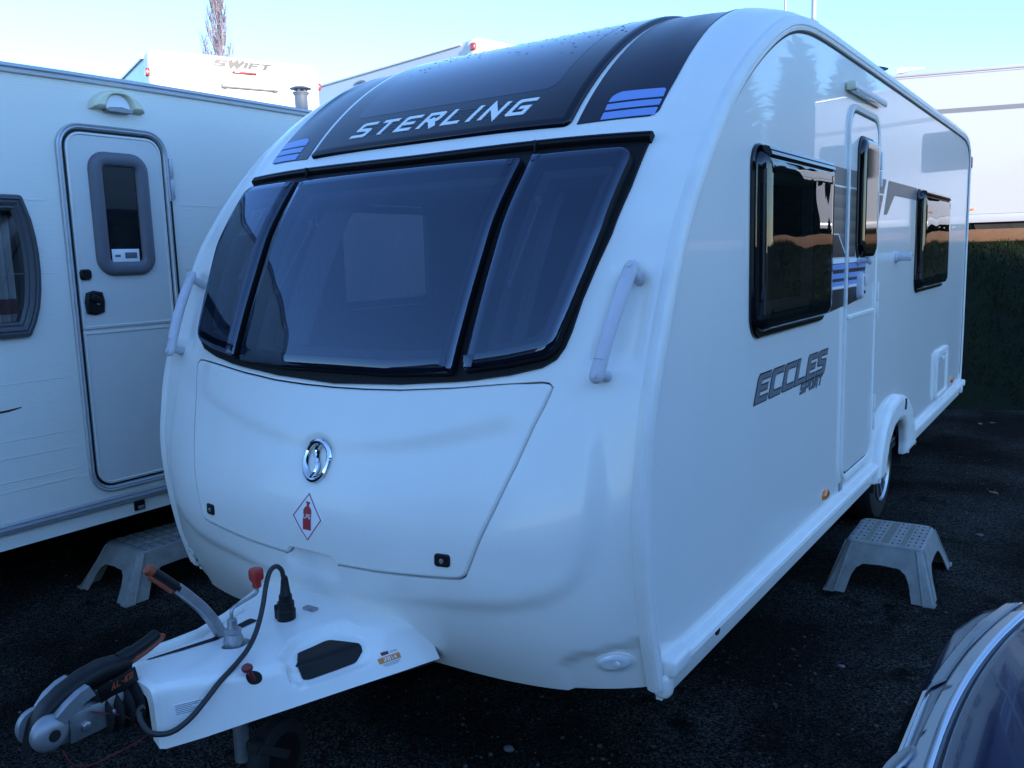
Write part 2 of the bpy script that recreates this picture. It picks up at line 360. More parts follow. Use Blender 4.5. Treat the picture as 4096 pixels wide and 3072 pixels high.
def clip_y(poly, lo, hi):
    p = [tuple(q) for q in poly]
    for sgn, lim in ((1,lo),(-1,hi)):
        out = []
        for i in range(len(p)):
            a, b = p[i-1], p[i]; ia = sgn*(a[0]-lim) >= 0; ib = sgn*(b[0]-lim) >= 0
            if ia != ib:
                t = (lim-a[0])/(b[0]-a[0]); out.append((lim, a[1]+t*(b[1]-a[1])))
            if ib: out.append(b)
        p = out
        if not p: return None
    return np.array(p)
def ell(cx, cy_, rx, ry, n=28): t = np.linspace(0,2*np.pi,n,endpoint=False); return np.stack([cx+rx*np.cos(t), cy_+ry*np.sin(t)],1)
def rect(x0, x1, y0, y1): return [(x0,y0),(x1,y0),(x1,y1),(x0,y1)]
def sstep(x): x = np.clip(x,0,1); return x*x*(3-2*x)
# ---- stroke lettering: strokes in a unit box
GL = {
 'S': [[(1,1),(.12,1),(0,.9),(0,.6),(.1,.52),(.9,.48),(1,.4),(1,.1),(.88,0),(0,0)]],
 'T': [[(0,1),(1,1)],[(.5,1),(.5,0)]],
 'E': [[(1,1),(.12,1),(0,.88),(0,0),(1,0)],[(0,.5),(.85,.5)]],
 'R': [[(0,0),(0,1),(.88,1),(1,.88),(1,.6),(.88,.48),(0,.48)],[(.5,.48),(1,0)]],
 'L': [[(0,1),(0,0),(1,0)]], 'I': [[(.5,1),(.5,0)]],
 'N': [[(0,0),(0,1),(1,0),(1,1)]],
 'G': [[(1,1),(.12,1),(0,.88),(0,.12),(.12,0),(1,0),(1,.46),(.55,.46)]],
 'C': [[(1,1),(.12,1),(0,.88),(0,.12),(.12,0),(1,0)]],
 'P': [[(0,0),(0,1),(.88,1),(1,.88),(1,.55),(.88,.43),(0,.43)]],
 'O': [[(.5,0),(.88,0),(1,.12),(1,.88),(.88,1),(.12,1),(0,.88),(0,.12),(.12,0),(.5,0)]],
 'W': [[(0,1),(.25,0),(.5,1),(.75,0),(1,1)]],
 'F': [[(0,0),(0,1),(1,1)],[(0,.5),(.85,.5)]],
 'A': [[(0,0),(.5,1),(1,0)],[(.2,.36),(.8,.36)]],
 'K': [[(0,0),(0,1)],[(1,1),(0,.45)],[(.3,.62),(1,0)]], '-': [[(.1,.45),(.9,.45)]],
 '2': [[(0,1),(.88,1),(1,.88),(1,.6),(0,.1),(0,0),(1,0)]], '0': [[(.5,0),(.88,0),(1,.12),(1,.88),(.88,1),(.12,1),(0,.88),(0,.12),(.12,0),(.5,0)]],
 '1': [[(.2,.8),(.5,1),(.5,0)]], '4': [[(.75,0),(.75,1),(0,.3),(1,.3)]],
}
NARROW = {'I': .28, '1': .6, '-': .6}
def lettering(g, fn, text, u0, u1, v0, v1, tv, th, off, bot, slant=.25, gap=.18, grow=0., wide=None):
    """letters between u0..u1 (base line), v0..v1 high; tv/th thickness of upright / level strokes"""
    wid = [NARROW.get(c, (wide or {}).get(c,1.)) for c in text]; tot = sum(wid)+gap*(len(text)-1); H = v1-v0; k = (u1-u0-slant*H)/tot; u = u0
    for c, w in zip(text, wid):
        quads = []; x0, x1 = u+tv/2, u+w*k-tv/2
        for st in GL[c]:
            p = np.array([(x0+ax*(x1-x0), v0+th/2+ay*(H-th)) for ax,ay in st])
            if c == 'I': p[:,0] = u+w*k/2
            d = np.diff(p, axis=0); l = np.linalg.norm(d,axis=1)[:,None]; d = d/(l+1e-9)
            tk = (tv*np.abs(d[:,1])+th*np.abs(d[:,0]))/2+grow; nn_ = np.stack([-d[:,1],d[:,0]],1)
            p = p.copy(); p[0] -= d[0]*((tv*abs(d[0,0])+th*abs(d[0,1]))/2+grow); p[-1] += d[-1]*((tv*abs(d[-1,0])+th*abs(d[-1,1]))/2+grow)
            lft = [p[0]+nn_[0]*tk[0]]; rgt = [p[0]-nn_[0]*tk[0]]
            for i in range(1, len(p)-1):
                A_ = np.array([nn_[i-1], nn_[i]])
                if abs(np.linalg.det(A_)) < .08: m_ = nn_[i]*tk[i]
                else: m_ = np.linalg.solve(A_, np.array([tk[i-1], tk[i]]))
                lim = 2.2*max(tk[i-1],tk[i]); ml_ = np.linalg.norm(m_)
                if ml_ > lim: m_ = m_*lim/ml_
                lft.append(p[i]+m_); rgt.append(p[i]-m_)
            lft.append(p[-1]+nn_[-1]*tk[-1]); rgt.append(p[-1]-nn_[-1]*tk[-1])
            for i in range(len(p)-1): quads.append(np.array([rgt[i], rgt[i+1], lft[i+1], lft[i]]))
        for q in quads: q[:,0] += slant*(q[:,1]-v0)
        quads = [dens(q, .06) for q in quads]
        v, f = cdt(quads, [], lambda m: np.any([inside(m, q) for q in quads], axis=0))
        if bot is None: g.add(fn(v[:,0], v[:,1], off), f.tolist())
        else:
            g.add(fn(v[:,0], v[:,1], off), f.tolist())
            cnt = {}
            for t_ in f:
                for i in range(3):
                    e_ = (t_[i], t_[(i+1)%3]); key = (min(e_),max(e_)); cnt[key] = None if key in cnt else e_
            be = [e_ for e_ in cnt.values() if e_]
            for a_, b_ in be:
                p = np.array([v[a_], v[b_]]); g.add(np.concatenate([fn(p[:,0],p[:,1],off), fn(p[::-1,0],p[::-1,1],bot)]), [(0,1,2,3)])
        u += (w+gap)*k
    return g
def ico(sub=1):
    bm = bmesh.new(); bmesh.ops.create_icosphere(bm, subdivisions=sub, radius=1); bm.verts.index_update()
    v = np.array([q.co[:] for q in bm.verts]); f = [[q.index for q in x.verts] for x in bm.faces]; bm.free(); return v, f
# ---- main caravan body surface: profile curve C(s) in the y-z plane, bowed across x ----
W = 1.115
PROFILE = [(.125,.385),(.108,.44),(.090,.50),(.070,.58),(.044,.74),(.033,.86),(.034,.97),(.052,1.10),(.082,1.242),(.150,1.426),(.252,1.644),
 (.297,1.73),(.380,1.846),(.461,1.946),(.562,2.055),(.668,2.157),(.767,2.236),(.885,2.315),(1.012,2.388),(1.148,2.454),(1.29,2.508),
 (1.42,2.539),(1.56,2.557),(1.75,2.566),(2.2,2.570),(4.0,2.570),(5.8,2.566),(6.10,2.560),(6.28,2.535),(6.40,2.475),(6.46,2.38),(6.475,2.2),
 (6.475,1.5),(6.475,.8),(6.455,.55),(6.43,.385)]
def _dense(pts, n=12):
    P_ = np.array(pts, float); out = []
    for i in range(len(P_) - 1):
        p0 = P_[max(i-1,0)]; p1 = P_[i]; p2 = P_[i+1]; p3 = P_[min(i+2,len(P_)-1)]
        t0 = 0.0; t1 = t0 + max(np.linalg.norm(p1-p0),1e-9)**.5; t2 = t1 + max(np.linalg.norm(p2-p1),1e-9)**.5; t3 = t2 + max(np.linalg.norm(p3-p2),1e-9)**.5
        for t in np.linspace(t1, t2, n, endpoint=False):
            if i == 0: a1 = p1
            else: a1 = (t1-t)/(t1-t0)*p0 + (t-t0)/(t1-t0)*p1
            a2 = (t2-t)/(t2-t1)*p1 + (t-t1)/(t2-t1)*p2
            a3 = p2 if i == len(P_)-2 else (t3-t)/(t3-t2)*p2 + (t-t2)/(t3-t2)*p3
            b1 = a2 if i == 0 else (t2-t)/(t2-t0)*a1 + (t-t0)/(t2-t0)*a2
            b2 = a2 if i == len(P_)-2 else (t3-t)/(t3-t1)*a2 + (t-t1)/(t3-t1)*a3
            out.append((t2-t)/(t2-t1)*b1 + (t-t1)/(t2-t1)*b2)
    out.append(P_[-1]); return np.array(out)
_D = _dense(PROFILE)
_S = np.concatenate([[0], np.cumsum(np.linalg.norm(np.diff(_D, axis=0), axis=1))])
S_END = _S[-1]
# resample and smooth tangents
_su = np.linspace(0, S_END, 1600)
_yu = np.interp(_su, _S, _D[:,0]); _zu = np.interp(_su, _S, _D[:,1])
def _smooth(a, k=9):
    ker = np.hanning(k+2)[1:-1]; ker /= ker.sum()
    return np.convolve(np.concatenate([2*a[0]-a[k:0:-1], a, 2*a[-1]-a[-2:-k-2:-1]]), ker, 'same')[k:-k]
_yu = _smooth(_yu); _zu = _smooth(_zu)
_ty = _smooth(np.gradient(_yu, _su), 15); _tz = _smooth(np.gradient(_zu, _su), 15)
_tl = np.hypot(_ty, _tz); _ny = -_tz/_tl; _nz = _ty/_tl
def s_of_z(z):            # front part only
    k = int(np.argmax(_yu > 1.75)); return float(np.interp(z, _zu[:k], _su[:k]))
def s_of_y(y):            # roof part
    k0 = int(np.argmax(_yu > .5)); k1 = int(np.argmax(_yu > 6.2)); return float(np.interp(y, _yu[k0:k1], _su[k0:k1]))
_BZ = [(.385,.15),(.55,.20),(.70,.23),(.835,.225),(1.02,.155),(1.25,.10),(1.5,.09),(1.8,.085),(2.0,.075),(2.185,.072),(2.35,.078),(2.45,.078)]
_bs = [s_of_z(z) for z,_ in _BZ] + [s_of_y(3.0), s_of_y(6.0), S_END]
_bv = [b for _,b in _BZ] + [.06,.05,.03]
_bu = _smooth(np.interp(_su, _bs, _bv), 41)
_NS = [(.385,4.6),(.6,3.6),(.8,2.8),(1.2,2.8),(2.0,3.0),(2.2,4.5),(2.4,7.0)]
_nu = np.interp(_su, [s_of_z(z) for z,_ in _NS]+[S_END], [n for _,n in _NS]+[7.0])
def body(x, s, off=0.0):
    x = np.asarray(x, float); s = np.asarray(s, float)
    n = np.interp(s, _su, _nu)
    b = np.interp(s, _su, _bu) * (1 - np.minimum(np.abs(x)/W, 1)**n) + off
    y = np.interp(s, _su, _yu) + np.interp(s, _su, _ny)*b
    z = np.interp(s, _su, _zu) + np.interp(s, _su, _nz)*b
    return np.stack([x + 0*s, y, z], -1)
# ---- moulded cover over the draw bar: u across (-1..1), v along (0 nose .. 1 body)
_FY = [-.835,-.75,-.63,-.52,-.35,-.19,-.06]
_FWT = [.108,.138,.176,.210,.265,.322,.368]; _FWB = [.122,.163,.210,.256,.324,.390,.440]
_FZT = [.560,.550,.528,.512,.512,.520,.530]; _FZB = [.383,.384,.386,.388,.391,.394,.396]
def fair_raw(u, v):
    u = np.asarray(u, float); v = np.asarray(v, float); y = -.835 + v*.775
    wt, wb, zt, zb = (np.interp(y, _FY, a) for a in (_FWT,_FWB,_FZT,_FZB))
    a = np.abs(u); sg = np.where(u < 0, -1., 1.)
    zc = zt - .020
    # corner rounded with a quadratic curve
    t1 = np.clip(a/.52,0,1); t2 = np.clip((a-.52)/.16,0,1); t3 = np.clip((a-.68)/.32,0,1)
    xa, za = wt*.84*t1, zt + .010*(1-t1**2)
    p1x, p1z = wt*1.02, zt-.002; p2x, p2z = wt+(wb-wt)*.28, zt-(zt-zb)*.28
    xb = (1-t2)**2*wt*.84 + 2*t2*(1-t2)*p1x + t2**2*p2x; zb_ = (1-t2)**2*zt + 2*t2*(1-t2)*p1z + t2**2*p2z
    xc, zc_ = p2x+(wb-p2x)*t3, p2z+(zb-p2z)*t3
    x = np.where(a <= .52, xa, np.where(a <= .68, xb, xc)); z = np.where(a <= .52, za, np.where(a <= .68, zb_, zc_))
    return np.stack([sg*x, y, z], -1)
def fair(u, v, off=0.):
    u = np.asarray(u, float); v = np.asarray(v, float); h = 1e-3
    p = fair_raw(u, v); du = fair_raw(u+h, v)-fair_raw(u-h, v); dv = fair_raw(u, v+h)-fair_raw(u, v-h)
    n = np.cross(du, dv); n /= np.linalg.norm(n, axis=-1, keepdims=True)+1e-12
    return p + n*np.asarray(off, float)[..., None]
# ---------------------------------------------------------------- ground, bank
def sheet(name, xs, ys, zf, mat):
    X, Y = np.meshgrid(xs, ys); Z = zf(X, Y); nx, ny = len(xs), len(ys)
    f = [(j*nx+i, j*nx+i+1, (j+1)*nx+i+1, (j+1)*nx+i) for j in range(ny-1) for i in range(nx-1)]
    return link(name, np.stack([X.ravel(),Y.ravel(),Z.ravel()],1), f, mat, smooth=True, angle=80)
def gz(x, y): return .006*np.sin(x*1.9+.7)*np.cos(y*1.5) + .004*np.sin(x*4.1+y*3.3)-.006
xs = np.concatenate([[-300,-120,-60,-30],np.arange(-16,16.1,.25),[30,60,120,300]]); ys = np.concatenate([[-300,-120,-60,-30],np.arange(-14,14.1,.25),[30,60,120,300]])
def ground_z(X, Y):
    m = (np.abs(X) < 15) & (np.abs(Y) < 13); return np.where(m, gz(X,Y), -.006)
tag(sheet('ground', xs, ys, ground_z, 'gravel_ground'), 'dark wet gravel yard with moss patches', kind='structure')
# raised terrace: base line, grassy slope and level top
BANK = np.array([(60.,25.8),(20.,13.5),(8.,9.8),(3.,8.27),(1.3,7.75),(-1.,7.05),(-4.4,6.1),(-5.6,5.2),(-6.0,3.8),(-6.3,0.),(-7.,-6.),(-9.,-14.),(-20.,-50.)])
TER = 1.70
bd = []
for a, b in zip(BANK[:-1], BANK[1:]):
    k = max(1, int(np.linalg.norm(b-a)/.35)); bd += [a+(b-a)*j/k for j in range(k)]
bd = np.array(bd+[BANK[-1]]); tg = np.gradient(bd, axis=0); tg /= np.linalg.norm(tg,axis=1)[:,None]; nrm = np.stack([tg[:,1], -tg[:,0]],1)
for _ in range(6): nrm[1:-1] = (nrm[:-2]+nrm[1:-1]*2+nrm[2:])/4
nrm /= np.linalg.norm(nrm,axis=1)[:,None]
def bank_width(p): return np.where(p[:,0] < -4, 1.0, np.where(p[:,0] > -1, 2.6, 1.0+1.6*(p[:,0]+4)/3))
def bank_profile(t): return TER*(1-(1-np.clip(t,0,1))**1.7)
rows = []; bw = bank_width(bd)
for t in list(np.linspace(0,1,12))+[1.15,1.6,2.5,5,14,40,90]:
    p = bd + nrm*(bw*t)[:,None]; z = bank_profile(t) + (.05*np.sin(p[:,0]*3.1+t*7)+.04*np.sin(p[:,1]*5.3+p[:,0]*2)) * (1 if 0 < t < 1.1 else .2*(t>0))
    rows.append(np.stack([p[:,0],p[:,1],z-.02],1))
nb = len(bd); f = [(j*nb+i, j*nb+i+1, (j+1)*nb+i+1, (j+1)*nb+i) for j in range(len(rows)-1) for i in range(nb-1)]
tag(link('grass_bank', np.concatenate(rows), f, 'bank_soil', angle=80), 'grassy bank and raised terrace behind the caravans', kind='structure')
# grass blades on the slope (nobody could count them)
def blades(n, x0, x1):
    v = []; f = []
    sel = np.where((bd[:,0] > x0) & (bd[:,0] < x1))[0]
    for k in range(n):
        i = int(RNG.choice(sel)); t = RNG.uniform(0.0,1.12); p = bd[i]+tg[i]*RNG.uniform(-.2,.2)+nrm[i]*bw[i]*t
        z = float(bank_profile(t)) + (.05*math.sin(p[0]*3.1+t*7)+.04*math.sin(p[1]*5.3+p[0]*2))*(1 if t < 1.1 else .2) - .03
        h = RNG.uniform(.025,.075); a = RNG.uniform(0,6.28); w_ = .005; dx, dy = math.cos(a)*w_, math.sin(a)*w_; lx, ly = RNG.normal(0,.03,2); k0 = len(v)
        v += [(p[0]-dx,p[1]-dy,z),(p[0]+dx,p[1]+dy,z),(p[0]+lx,p[1]+ly-.02,z+h)]; f.append((k0,k0+1,k0+2))
    return v, f
v, f = blades(42000, -3, 6)
tag(link('grass', v, f, 'grass', smooth=False), 'short dark green grass covering the bank', 'grass', kind='stuff')
# loose gravel near the camera
iv, ifc = ico(1); gg = G()
cands = np.stack([RNG.uniform(-3.4,3.4,16000), RNG.uniform(-2.2,5.5,16000)],1)
dens_ = np.sin(cands[:,0]*1.7+1)*np.cos(cands[:,1]*1.9+.4)+.5*np.sin(cands[:,0]*3.9-cands[:,1]*2.7)
cands = cands[(dens_+RNG.uniform(-.9,.9,len(cands)) > -.1)]
for x, y in cands:
    s_ = min(.011,.0026+RNG.exponential(.0014)); q = iv*np.array([s_*RNG.uniform(.8,1.4), s_*RNG.uniform(.8,1.4), s_*.7]); a = RNG.uniform(0,6.28); c, s2 = math.cos(a), math.sin(a)
    q = q @ np.array([[c,-s2,0],[s2,c,0],[0,0,1]]).T; gg.add(q+[x,y,float(gz(x,y))+s_*.35], ifc)
tag(gg.obj('gravel','pebble'), 'loose pale grit scattered over the dark yard', 'gravel', kind='stuff')
def stone(x, y, r, label):
    q, f_ = ico(2); q = q*np.array([r*1.3,r,r*.6]); q = q*(1+.18*np.sin(q[:,[1,2,0]]*37/r*.04)+RNG.normal(0,.05,(len(q),1)))
    o = link('stone', q+[x,y,float(gz(x,y))+r*.42], f_, 'stone_grey', angle=50); return tag(o, label, 'stone', 'loose stones on the yard')
ST = 'flat pale grey stone lying on the dark gravel'
for x, y, r in [(-1.02,-.55,.030),(-.98,-.12,.022),(.82,-.36,.014),(.95,-.42,.017),(1.06,-.46,.020),(1.10,-.38,.014),(1.93,1.0,.014),(1.62,3.4,.016),(2.0,3.9,.014),(.55,.15,.016),(1.35,1.35,.012),(1.62,.55,.014)]: stone(x, y, r, ST)
def leaf(x, y, a, s_, lab):
    p = np.array([(0,-1,0),(.45,-.5,.12),(.6,0,.2),(.35,.6,.1),(0,1.1,.25),(-.35,.6,.12),(-.6,0,.15),(-.45,-.5,.1),(0,0,0)])*s_
    c, s2 = math.cos(a), math.sin(a); p = p @ np.array([[c,-s2,0],[s2,c,0],[0,0,1]]).T
    p2 = p - [0,0,.0006]; n = len(p)
    f_ = [(8,i,(i+1)%8) for i in range(8)]+[(8+n,(i+1)%8+n,i+n) for i in range(8)]+[(i,(i+1)%8,(i+1)%8+n,i+n) for i in range(8)]
    return tag(link('fallen_leaf', np.concatenate([p,p2])+[x,y,float(gz(x,y))+.004], f_, 'leaf_litter', smooth=False), lab, 'leaf', 'fallen leaves on the yard')
leaf(-1.92,.32,.6,.03,'fallen brown leaf lying by the step leg beside the older caravan')
for x, y, a in [(1.25,6.9,.3),(1.34,7.0,2.1),(1.6,4.4,1.1),(2.3,6.2,4)]: leaf(x, y, a, .035, 'dry brown leaf on the tarmac towards the grass bank')
# ---------------------------------------------------------------- the main caravan
CAR = thing('touring_caravan', 'white touring caravan with dark panoramic front windows, blue side stripes and tow hitch', 'caravan', (0,3.2,0))
def sr(y, z, off=0.): y = np.asarray(y, float); z = np.asarray(z, float); return np.stack([W+off+0*y, y+0*z, z+0*y], -1)
def sl(y, z, off=0.): y = np.asarray(y, float); z = np.asarray(z, float); return np.stack([-W-off+0*y, y+0*z, z+0*y], -1)
def mirror(half):       # right half listed from the top middle clockwise to the bottom middle
    r_ = [tuple(p) for p in half]; return np.array(r_+[(-x,s) for x,s in r_[::-1] if x > 1e-6])
LID = mirror([(0,.848),(.15,.850),(.3,.856),(.5,.874),(.7,.900),(.795,.912),(.818,.911),(.829,.902),(.826,.885),(.815,.852),(.79,.79),(.755,.68),(.715,.58),(.67,.485),(.632,.402),(.622,.384),(.606,.374),(.585,.371),(.5,.366),(.3,.353),(.15,.347),(.118,.346),(.100,.367),(0,.3675)])
WFR = mirror([(0,1.690),(.3,1.694),(.6,1.706),(.90,1.727),(.938,1.728),(.935,1.55),(.92,1.38),(.895,1.27),(.875,1.17),(.862,1.07),(.850,1.02),(.830,.983),(.79,.955),(.69,.926),(.57,.903),(.50,.894),(.29,.874),(0,.862)])
CREASE = np.array([(-.01,.255),(.25,.27),(.48,.30),(.71,.316),(.838,.34),(.90,.375),(.938,.42),(.965,.516),(.969,.606),(.96,.75),(.93,.95),(-.01,.95)])
RECESS = rpoly([(.950,1.290),(.925,1.10),(.890,.93),(1.00,.96),(1.072,1.0),(1.078,1.07),(1.072,1.25),(1.02,1.30)], .03)
LAMPREC = np.array([(.868,-.05),(.866,.11),(.895,.137),(1.0,.160),(1.105,.187),(1.30,.23),(1.30,-.05)])
SCOOP = rpoly(rect(-.125,.125,.290,.40), .02)
RIDGE = np.array([(1.02,1.45),(1.003,1.692),(.965,1.956),(.93,2.183),(.905,2.45),(.90,2.8),(.90,3.6)])
PILLAR = .014
def disp(x, s):
    x = np.asarray(x, float).ravel(); s = np.asarray(s, float).ravel(); ax = np.abs(x); q = np.stack([ax,s],1); d = np.zeros(len(x))
    m = s < 1.05
    if m.any():
        qq = q[m]; o = edist(qq, CREASE); o[inside(qq, CREASE)] = 0; d[m] -= .013*sstep(o/.045)*(1-sstep((qq[:,1]-.62)/.36))
        o = edist(qq, LAMPREC); i_ = inside(qq, LAMPREC); d[m] -= np.where(i_, .014*sstep(o/.012), 0)
        o = edist(qq, SCOOP); i_ = inside(qq, SCOOP); d[m] -= np.where(i_, .020*sstep(o/.018), 0)
    m = (s > .85) & (s < 1.4)
    if m.any():
        qq = q[m]; o = edist(qq, RECESS); i_ = inside(qq, RECESS); d[m] -= np.where(i_, .032*sstep(o/.05), 0)
    xr = np.interp(s, RIDGE[:,1], RIDGE[:,0])
    d += PILLAR*sstep((ax-xr+.02)/.06)*sstep((s-1.45)/.8)*(1-sstep((ax-1.075)/.04))
    return d
def shell(x, s, off=0.): return body(x, s, off + disp(x, s).reshape(np.shape(x)))
def lid_bulge(x, s):
    ax = np.abs(x); sc_ = .645+.14*(ax/.75)**2; return .011*sstep((s-sc_)/.05)*(1-sstep((ax-.70)/.07)) - .010*(1-sstep((np.hypot(x, s-.627)-.058)/.022))
def lidf(x, s, off=0.): return body(x, s, off+.003+lid_bulge(np.asarray(x), np.asarray(s)))
S_FR = 3.45
# front moulding with openings for the locker lid and the windows
g = G(); patch(g, shell, dens(rect(-W,W,0,S_FR), .03), top=0., bot=None, grid=.018, step=.018, holes=[inset(dens(LID,.018), -.005), inset(dens(WFR,.018), .03)])
for hole, dep in ((inset(dens(LID,.018), -.005), -.035),):
    n = len(hole); g.add(np.concatenate([shell(hole[:,0],hole[:,1],0), shell(hole[:,0],hole[:,1],dep)]), [(j,(j+1)%n,n+(j+1)%n,n+j) for j in range(n)])
front = g.obj('front_panel', 'gelcoat', CAR, angle=50)
# black sheet added behind the lid so that the gap stays dark
g = G(); patch(g, lambda x,s,o: body(x,s,o), inset(dens(LID,.05), -.03), top=-.037, grid=.08); g.obj('lid_gap_backing', 'seam_black', CAR)
# roof and rear
g = G(); patch(g, lambda x,s,o: body(x,s,o), dens(rect(-W,W,S_FR,S_END), .12), grid=.12, step=.12); g.obj('roof_and_rear', 'gelcoat', CAR, angle=50)
# locker lid
g = G(); patch(g, lidf, LID, grid=.02, step=.015, rings=[(0,-.03),(0,-.007),(.0025,-.002),(.008,0.)]); lid = g.obj('front_locker_lid', 'lid_white', CAR, angle=50)
def ellrim(c, r0, r1): return ell(c[0],c[1],r0,r1,40)
# round badge: ring with an S-shaped bar
g = G(); bc = (0.,.627); A_ = np.linspace(0,2*np.pi,48,endpoint=False); rings_ = []
sect = [(-.010,0),(-.007,.008),(0,.012),(.007,.008),(.010,0)]
v = np.concatenate([lidf(bc[0]+(.054+dr)*np.cos(A_), bc[1]+(.054+dr)*np.sin(A_), .004+h) for dr,h in sect]); n = 48
g.add(v, [(i*n+j, i*n+(j+1)%n, (i+1)*n+(j+1)%n, (i+1)*n+j) for i in range(4) for j in range(n)])
tt = np.linspace(-1,1,25); su_ = .010*np.sin(tt*np.pi)-.010*tt**3; sv = tt*.047
wv = .0075+.006*np.abs(tt)
rows = [lidf(bc[0]-su_+wv*k, bc[1]+sv, .004+h) for k,h in ((-1,0),(-.6,.010),(0,.013),(.6,.010),(1,0))]
v = np.concatenate(rows); n = 25; g.add(v, [(i*n+j, i*n+j+1, (i+1)*n+j+1, (i+1)*n+j) for i in range(4) for j in range(n-1)])
g.obj('badge', 'chrome', lid, label='round chrome badge with an S-shaped bar')
# gas warning sticker
DI = np.array([(0,.5385),(.068,.471),(0,.405),(-.068,.471)])
g = G(); patch(g, lidf, dens(inset(DI,-.006),.03), top=.0008, bot=-.001, grid=.03); st_ = g.obj('gas_sticker', 'decal_white', lid, label='white diamond gas sticker with red border')
g = G(); patch(g, lidf, dens(DI,.03), top=.0016, grid=.03, holes=[inset(dens(DI,.03), .0035)]); g.obj('sticker_border', 'sticker_red', st_)
bot_ = np.array([(-.019,.437),(.019,.437),(.019,.492),(.012,.500),(.006,.502),(.006,.508),(.011,.512),(.005,.515),(-.011,.515),(-.006,.508),(-.006,.502),(-.012,.500),(-.019,.492)])
g = G(); patch(g, lidf, bot_, top=.0016, grid=.02); g.obj('gas_bottle_print', 'sticker_red', st_)
g = G(); lettering(g, lidf, 'LPG', -.016,.016,.469,.481,.0022,.002,.0024,None,slant=0.,gap=.3); g.obj('sticker_lettering', 'decal_white', st_)
# lid locks
for x in (-.551,.551):
    g = G(); patch(g, lidf, rpoly(rect(x-.026,x+.026,.404,.438), .009), grid=.02, step=.006, rings=[(0,-.002),(0,.004),(.004,.0055)]); lk = g.obj('lid_lock', 'black_plastic', lid)
    c = lidf(np.array([x]),np.array([.42]),.0055)[0]; nn = lidf(np.array([x]),np.array([.42]),.02)[0]-c
    g = G(); g.lathe([(.008,0),(.008,.002),(.006,.003)], c, nn, 16); g.obj('lock_barrel', 'galvanised', lk)
# marker lamps in the lower corners
for sg in (-1,1):
    E_ = ell(sg*1.012,.106,.046,.030,32)
    g = G(); patch(g, shell, E_, grid=.02, step=.01, rings=[(0,-.004),(0,.006),(.004,.010),(.012,.013)]); ml = g.obj('marker_lamp', 'clear_lens', CAR)
    g = G(); ring(g, shell, ell(sg*1.012,.106,.053,.036,32), [(0,-.003),(0,.005),(.006,.007),(.009,.003)]); g.obj('lamp_bezel', 'trim_white', ml)
    c = shell(np.array([sg*1.02]),np.array([.104]),.012)[0]; c2 = shell(np.array([sg*1.02]),np.array([.104]),.016)[0]
    g = G(); g.lathe([(.013,0),(.011,.003),(.006,.0045)], c, c2-c, 16); g.obj('bulb_lens', 'clear_lens', ml)
# ---- front windows
g = G(); RP = rpoly([(.562,1.662),(.922,1.690),(.905,1.38),(.862,1.13),(.835,.985),(.69,.946),(.536,.918)], [.012,.05,0,0,.075,0,.012])
CP = rpoly([(-.535,1.654),(.535,1.654),(.505,.910),(.25,.893),(-.25,.893),(-.505,.910)], [.02,.02,.02,0,0,.02])
LP = RP*np.array([-1,1]); LP = LP[::-1]
clear = [inset(dens(p,.03), .055) for p in (LP,CP,RP)]
wfd = dens(WFR,.03)
patch(g, lambda x,s,o: body(x,s,o), wfd, top=.010, bot=-.02, grid=.04, step=.03, holes=clear)
wfr = g.obj('window_frame', 'frame_black', CAR, angle=40)
stays = {0: ((-.62,1.50),(-.66,1.24)), 1: ((-.33,1.42),(-.40,1.17)), 2: ((.66,1.46),(.635,1.20))}
panes = []
for i, p in enumerate((LP,CP,RP)):
    g = G(); patch(g, lambda x,s,o: body(x,s,o), p, grid=.03, step=.02, rings=[(.006,.034),(.012,.041),(.024,.046),(.045,.048)])
    pn = g.obj('front_window', 'acrylic', CAR, angle=60); panes.append(pn)
    g = G(); ring(g, lambda x,s,o: body(x,s,o), p, [(0,.011),(.002,.024),(.0062,.0342)], .02); g.obj('pane_edge', 'frame_black', pn, angle=60)
    (xa,sa),(xb,sb) = stays[i]; pa = body(np.array([xa,xb]), np.array([sa,sb]), .022)
    g = G(); g.tube(pa, .004, 8); g.box(pa[0]+[0,.0,.012],(.02,.012,.03),.004); g.box(pa[1],(.014,.012,.02),.004); g.obj('window_stay', 'decal_white', pn)
    # inner lining frame of the opening
    cl = inset(dens(p,.03), .075); g = G(); ring(g, lambda x,s,o: body(x,s,o), cl, [(-.02,.004),(0,.003),(.010,-.004),(.014,-.05)]); g.obj('inner_frame', 'grey_plastic', pn)
# certificate sheet behind the left pane
g = G(); patch(g, lambda x,s,o: body(x,s,o), np.array([(-.77,1.42),(-.67,1.42),(-.67,1.54),(-.77,1.54)]), top=.028, grid=.05); cs = g.obj('paper_notice', 'decal_white', panes[0])
g = G(); ring(g, lambda x,s,o: body(x,s,o), ell(-.71,1.505,.014,.014,20), [(0,.0288),(.004,.0288)]); g.obj('notice_print', 'sticker_red', cs)
# black hinge rail above the windows
xr_ = np.linspace(-.945,.945,64); g = G(); sb_ = 1.694+.036*(xr_/.94)**2
rows = [body(xr_, sb_+ds, h) for ds,h in ((0,.0),(0,.016),(.006,.026),(.016,.027),(.018,.020),(.021,.027),(.030,.025),(.034,.018),(.035,-.004))]
n = 64; g.add(np.concatenate(rows), [(i*n+j,i*n+j+1,(i+1)*n+j+1,(i+1)*n+j) for i in range(8) for j in range(n-1)]+[tuple(i*n for i in range(9)), tuple(i*n+n-1 for i in range(9))])
hr = g.obj('window_hinge_rail', 'frame_black', CAR)
for x in (-.55,.55): 
    c = body(np.array([x]),np.array([1.71]),.022)[0]; g = G(); g.box(c,(.006,.014,.04),.001); g.obj('rail_joint', 'seam_black', hr)
